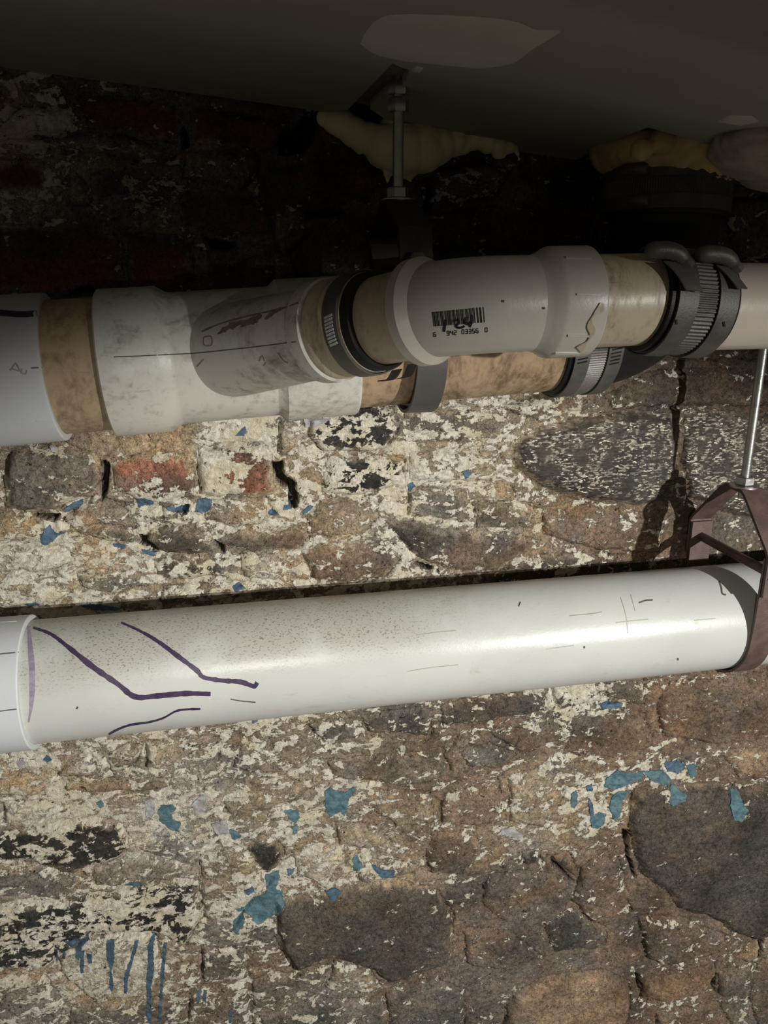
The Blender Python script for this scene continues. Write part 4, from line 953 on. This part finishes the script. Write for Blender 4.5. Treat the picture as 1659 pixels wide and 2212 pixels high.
# 2: the double clamped coupling at right
cx0 = at(1432, 700, .464).x; cx1 = at(1588, 700, .464).x
CA = TP(cx0); CDv = (RA + (RB - RA) * 0.03 - CA).normalized(); CL = (cx1 - cx0) / CDv.x
dc = thing('pipe_coupling', CA - Vector((0, 0, .036)), 'dark double clamped coupling with ribbed shield at right end of bend', 'coupling')
v, f = revolve([(0, .0300), (0, .0338), (.002, .0342), (CL - .002, .0342), (CL, .0336), (CL, .0298)], CA, CDv, 96); mk('rubber_sleeve', v, f, M['rubber'], dc)
v, f = revolve([(.004, .0342), (.004, .0352), (CL - .004, .0352), (CL - .004, .0342)], CA, CDv, 480, ribs=80, ribamp=.0004); mk('ribbed_shield', v, f, M['steel_dk'], dc, 60)
for off in (.0035, CL - .0185):
    p0 = CA + CDv * off
    cb = clampband(p0, CDv, .0357, .0145, M['steel_dk'], dc)
    aa = ang_to(p0 + CDv * .007, CDv, 1440 if off < .01 else 1545, 552 if off < .01 else 560, .037)
    ox, oy = (0, 0) if off < .01 else (107, 9)
    bar = [cyl_hit(px_ + ox, py_ + oy, p0, CDv, .0357 + h_) for px_, py_, h_ in ((1406, 545, .002), (1412, 541, .004), (1440, 541, .0055), (1462, 547, .0055), (1474, 558, .004), (1480, 566, .003))]
    v, f = sweep(catmull(bar, 4), [.0030 + .0026 * math.sin(PI * min(1, .12 + k / 22)) ** .5 for k in range(21)], 20); mk('screw_housing', v, f, M['steel'], cb, 40)
    sd = cyl_hit(1478 + ox, 562 + oy, p0, CDv, .0395); v2, f2 = prism(sd, (bar[-1] - bar[-2]), .0040, .006, 6); mk('screw_head', v2, f2, M['steel'], cb)
    tp = [cyl_hit(px_ + ox, py_ + oy, p0, CDv, .0357 + h_) for px_, py_, h_ in (((1452, 566, .0022), (1470, 582, .003), (1486, 602, .0042), (1500, 628, .006)) if off < .01 else ((1452, 566, .0022), (1470, 582, .003), (1484, 598, .0042), (1496, 614, .006)))]
    v, f = band(catmull(tp, 4), CDv, .0125 if off < .01 else .008, .0009); mk('band_tail', v, f, M['steel'], cb, 30)
    p_ = (1460, 690) if off < .01 else (1563, 695)
    b = bvh_of(cb); v, f = ribbon(b, [p_, (p_[0] + 1, p_[1] + 10)], 4, 0.0006, 2, False); mk('dimple', v, f, M['rubber'], cb)

# 3: on the main run behind
kx0, kx1 = at(1183, 845, .70).x, at(1292, 835, .70).x
kc = thing('pipe_coupling', MP(kx0) - Vector((0, 0, .062)), 'banded steel coupling low behind the bend, between brown pipe and black elbow', 'coupling')
L = (kx1 - kx0) / MD.x
v, f = revolve([(0, .0572), (0, .0605), (.002, .0612), (L, .0612), (L, .0572)], MP(kx0), MD, 96); mk('rubber_sleeve', v, f, M['rubber'], kc)
v, f = revolve([(.005, .0612), (.005, .0622), (L - .003, .0622), (L - .003, .0612)], MP(kx0), MD, 640, ribs=160, ribamp=.0004); mk('ribbed_shield', v, f, M['steel'], kc, 60)
for off in (.004, L - .0165):
    p0 = MP(kx0) + MD * off; cb = clampband(p0, MD, .0628, .0145, M['steel'], kc)
    a0 = ang_to(p0 + MD * .007, MD, 1225 if off < .01 else 1282, 768, .0635)
    slots(p0, MD, .0639, .0145, a0 - 4, a0 + 12, 6, M['rubber'], cb, 0.62, 0.0013)

# ------------------------------------------------------------------ black elbow, ceiling coupling, foam collar
VX, VY = at(1437, 420, .795).x, .795
zc0, zc1 = at(1437, 462, .735).z - ZC, at(1437, 338, .735).z - ZC
e0 = MP(kx1 - .03); 
pth = [e0, MP(kx1 + .002)]
c0 = MP(kx1 + .002); c2 = P(VX, VY, .040); c1 = P(VX - .01, VY - .03, AX_M(VX) + .004)
for k in range(1, 15):
    u = k / 14; pth.append(c0 * (1 - u) ** 2 + c1 * 2 * u * (1 - u) + c2 * u * u)
pth.append(P(VX, VY, zc0 + .012))
be = thing('drain_elbow', P(VX, VY, -.03), 'black rubber elbow dropping from the ceiling coupling to the rear drain', 'pipe elbow')
v, f = sweep(pth, [.0565] * len(pth), 72); mk('elbow_body', v, f, M['rubber'], be, 60)
tc = thing('pipe_coupling', P(VX, VY, zc0), 'dark ribbed coupling with two screw clamps under the ceiling at right', 'coupling')
UP = Vector((0.02, 0.03, 1)).normalized()
v, f = revolve([(0, .050), (0, .0625), (.002, .0635), (zc1 - zc0, .0635), (zc1 - zc0, .050)], P(VX, VY, zc0), UP, 96); mk('rubber_sleeve', v, f, M['rubber'], tc)
v, f = revolve([(.004, .0635), (.004, .0643), (zc1 - zc0 - .006, .0643), (zc1 - zc0 - .006, .0635)], P(VX, VY, zc0), UP, 640, ribs=160, ribamp=.0004); mk('ribbed_shield', v, f, M['steel_dk'], tc, 60)
for off, pp_ in ((.004, (1382, 455)), (zc1 - zc0 - .018, (1382, 368))):
    p0 = P(VX, VY, zc0) + UP * off; cb = clampband(p0, UP, .0650, .013, M['steel_dk'], tc)
    aa = ang_to(p0 + UP * .006, UP, pp_[0], pp_[1], .0665); housing(p0, UP, .0650, .013, aa, M['steel'], cb, tail=False)
sp_ = thing('drain_stub', P(VX, VY, zc1 - .01), 'foam smeared drain stub rising through the ceiling at right', 'pipe')
v, f = revolve(tube_profile(0, .10, .0600), P(VX, VY, zc1 - .012), UP, 72); mk('pipe', v, f, M['pvc_tan'], sp_)
fb = []
for k in range(30):
    th = 2 * PI * k / 30; ct, st_ = math.cos(th), math.sin(th); r_ = .019 + .003 * math.sin(2 * th + 1) + .002 * math.sin(5 * th)
    fb.append((P(VX + .060 * ct, VY + .060 * st_, CZ(VX + .060 * ct) + .002), (r_, r_, r_ * 1.1)))
    if ct < 0.75: fb.append((P(VX + .058 * ct, VY + .058 * st_, CZ(VX + .05 * ct) - .008 - .006 * math.sin(1.5 * th)), (.011, .011, .013)))
fb += [ball(1480,292,.728,30), ball(1430,305,.728,28), ball(1530,300,.728,28), ball(1385,325,.728,26), ball(1545,330,.728,14), ball(1545,346,.728,10), ball(1542,360,.728,7), ball(1539,371,.728,5)]
fm = blob('expanding_foam', fb, M['foam_dk'], 0.0022, 8, lump=0.0025)
tag(fm, 'yellow brown foam collar with a drip around the ceiling drain stub', 'foam')
fb = []
for px_, py_, rr_ in ((1735, 318, (.075, .10, .026)), (1648, 300, (.040, .050, .016)), (1612, 335, (.024, .045, .020)), (1680, 365, (.050, .050, .024)), (1770, 380, (.08, .05, .024))):
    q_ = on_ceil(px_, py_); q_.y = min(q_.y, .76); fb.append((q_, rr_))
pl = blob('plaster_lump', fb, M['plaster'], 0.0028, 8, lump=0.007)
tag(pl, 'rough pale plaster lump beside the foamed ceiling drain', 'plaster')

# ------------------------------------------------------------------ clevis hangers
def hanger(name, x, y, zaxis, r, ztop, label, rodnut, width=.026, tip=.091, dxs=0.0, iron='iron'):
    ztip = zaxis + r + tip
    h = thing(name, P(x, y, ztip), label, 'pipe hanger', 'clevis pipe hangers')
    v, f = revolve([(0, .0005), (0, .0046), (ztop - ztip + .012, .0046), (ztop - ztip + .012, .0005)], P(x, y, ztip - .012), (0, 0, 1), 24)
    mk('threaded_rod', v, f, M['zinc'], h)
    v, f = prism(P(x, y, ztip + .0035), (0, 0, 1), .0095, .009, 6); mk('nut', v, f, M['zinc'], h)
    v, f = revolve([(0, .0046), (0, .0150), (.0018, .0150), (.0018, .0046)], P(x, y, ztip + .0012), (0, 0, 1), 40); mk('washer', v, f, M['zinc'], h)
    for dz in rodnut:
        v, f = prism(P(x, y, dz), (0, 0, 1), .0088, .011, 6); mk('nut', v, f, M['zinc'], h)
    # yoke: inverted U across the pipe
    pts_ = []; zb = zaxis + r + .016
    prof = [(r + .010, zb - .022), (r + .010, zb + .020), (r + .006, zb + .026), (.020, ztip - .004), (.014, ztip)]
    for yy, zz in prof: pts_.append(P(x, y - yy, zz))
    for yy, zz in reversed(prof): pts_.append(P(x, y + yy, zz))
    v, f = band(pts_, (1, 0, 0), width, .0034); mk('yoke', v, f, M['iron_dark' if dxs else 'iron'], h, 25)
    # strap: U under the pipe
    pts_ = [P(x, y - r - .0055, zb + .018), P(x + dxs * .6, y - r - .0045, zaxis + r * .4)]
    for k in range(21):
        th = R(180 + 180 * k / 20); pts_.append(P(x + dxs, y + (r + .0030) * math.cos(th), zaxis + (r + .0030) * math.sin(th)))
    pts_ += [P(x + dxs * .6, y + r + .0045, zaxis + r * .4), P(x, y + r + .0055, zb + .018)]
    v, f = band(pts_, (1, 0, 0), width * .98, .0030); mk('strap', v, f, M[iron], h, 25)
    v, f = revolve([(0, .0005), (0, .0050), (2 * r + .036, .0050), (2 * r + .036, .0005)], P(x, y - r - .018, zb), (0, 1, 0), 20); bo = mk('bolt', v, f, M['iron'], h)
    v, f = prism(P(x, y - r - .0190, zb), (0, 1, 0), .0085, .006, 6); mk('bolt_head', v, f, M['iron'], bo)
    return h
hx = at(1607, 1050, LY).x
hanger('pipe_hanger', hx, LY, LZ, LR, CZ(hx) + .08, 'brown clevis hanger on bare rod carrying the lower pipe at right', [])
gx_ = at(862, 300, LY).x
hanger('pipe_hanger', gx_ + .002, LY + .012, AX_M(gx_) - .002, MR, CZ(gx_) + .09, 'dark clevis hanger on nutted rod carrying the upper drain, below ceiling slot', [.1335, .1465], .027, .066, .018, 'strap_grey')
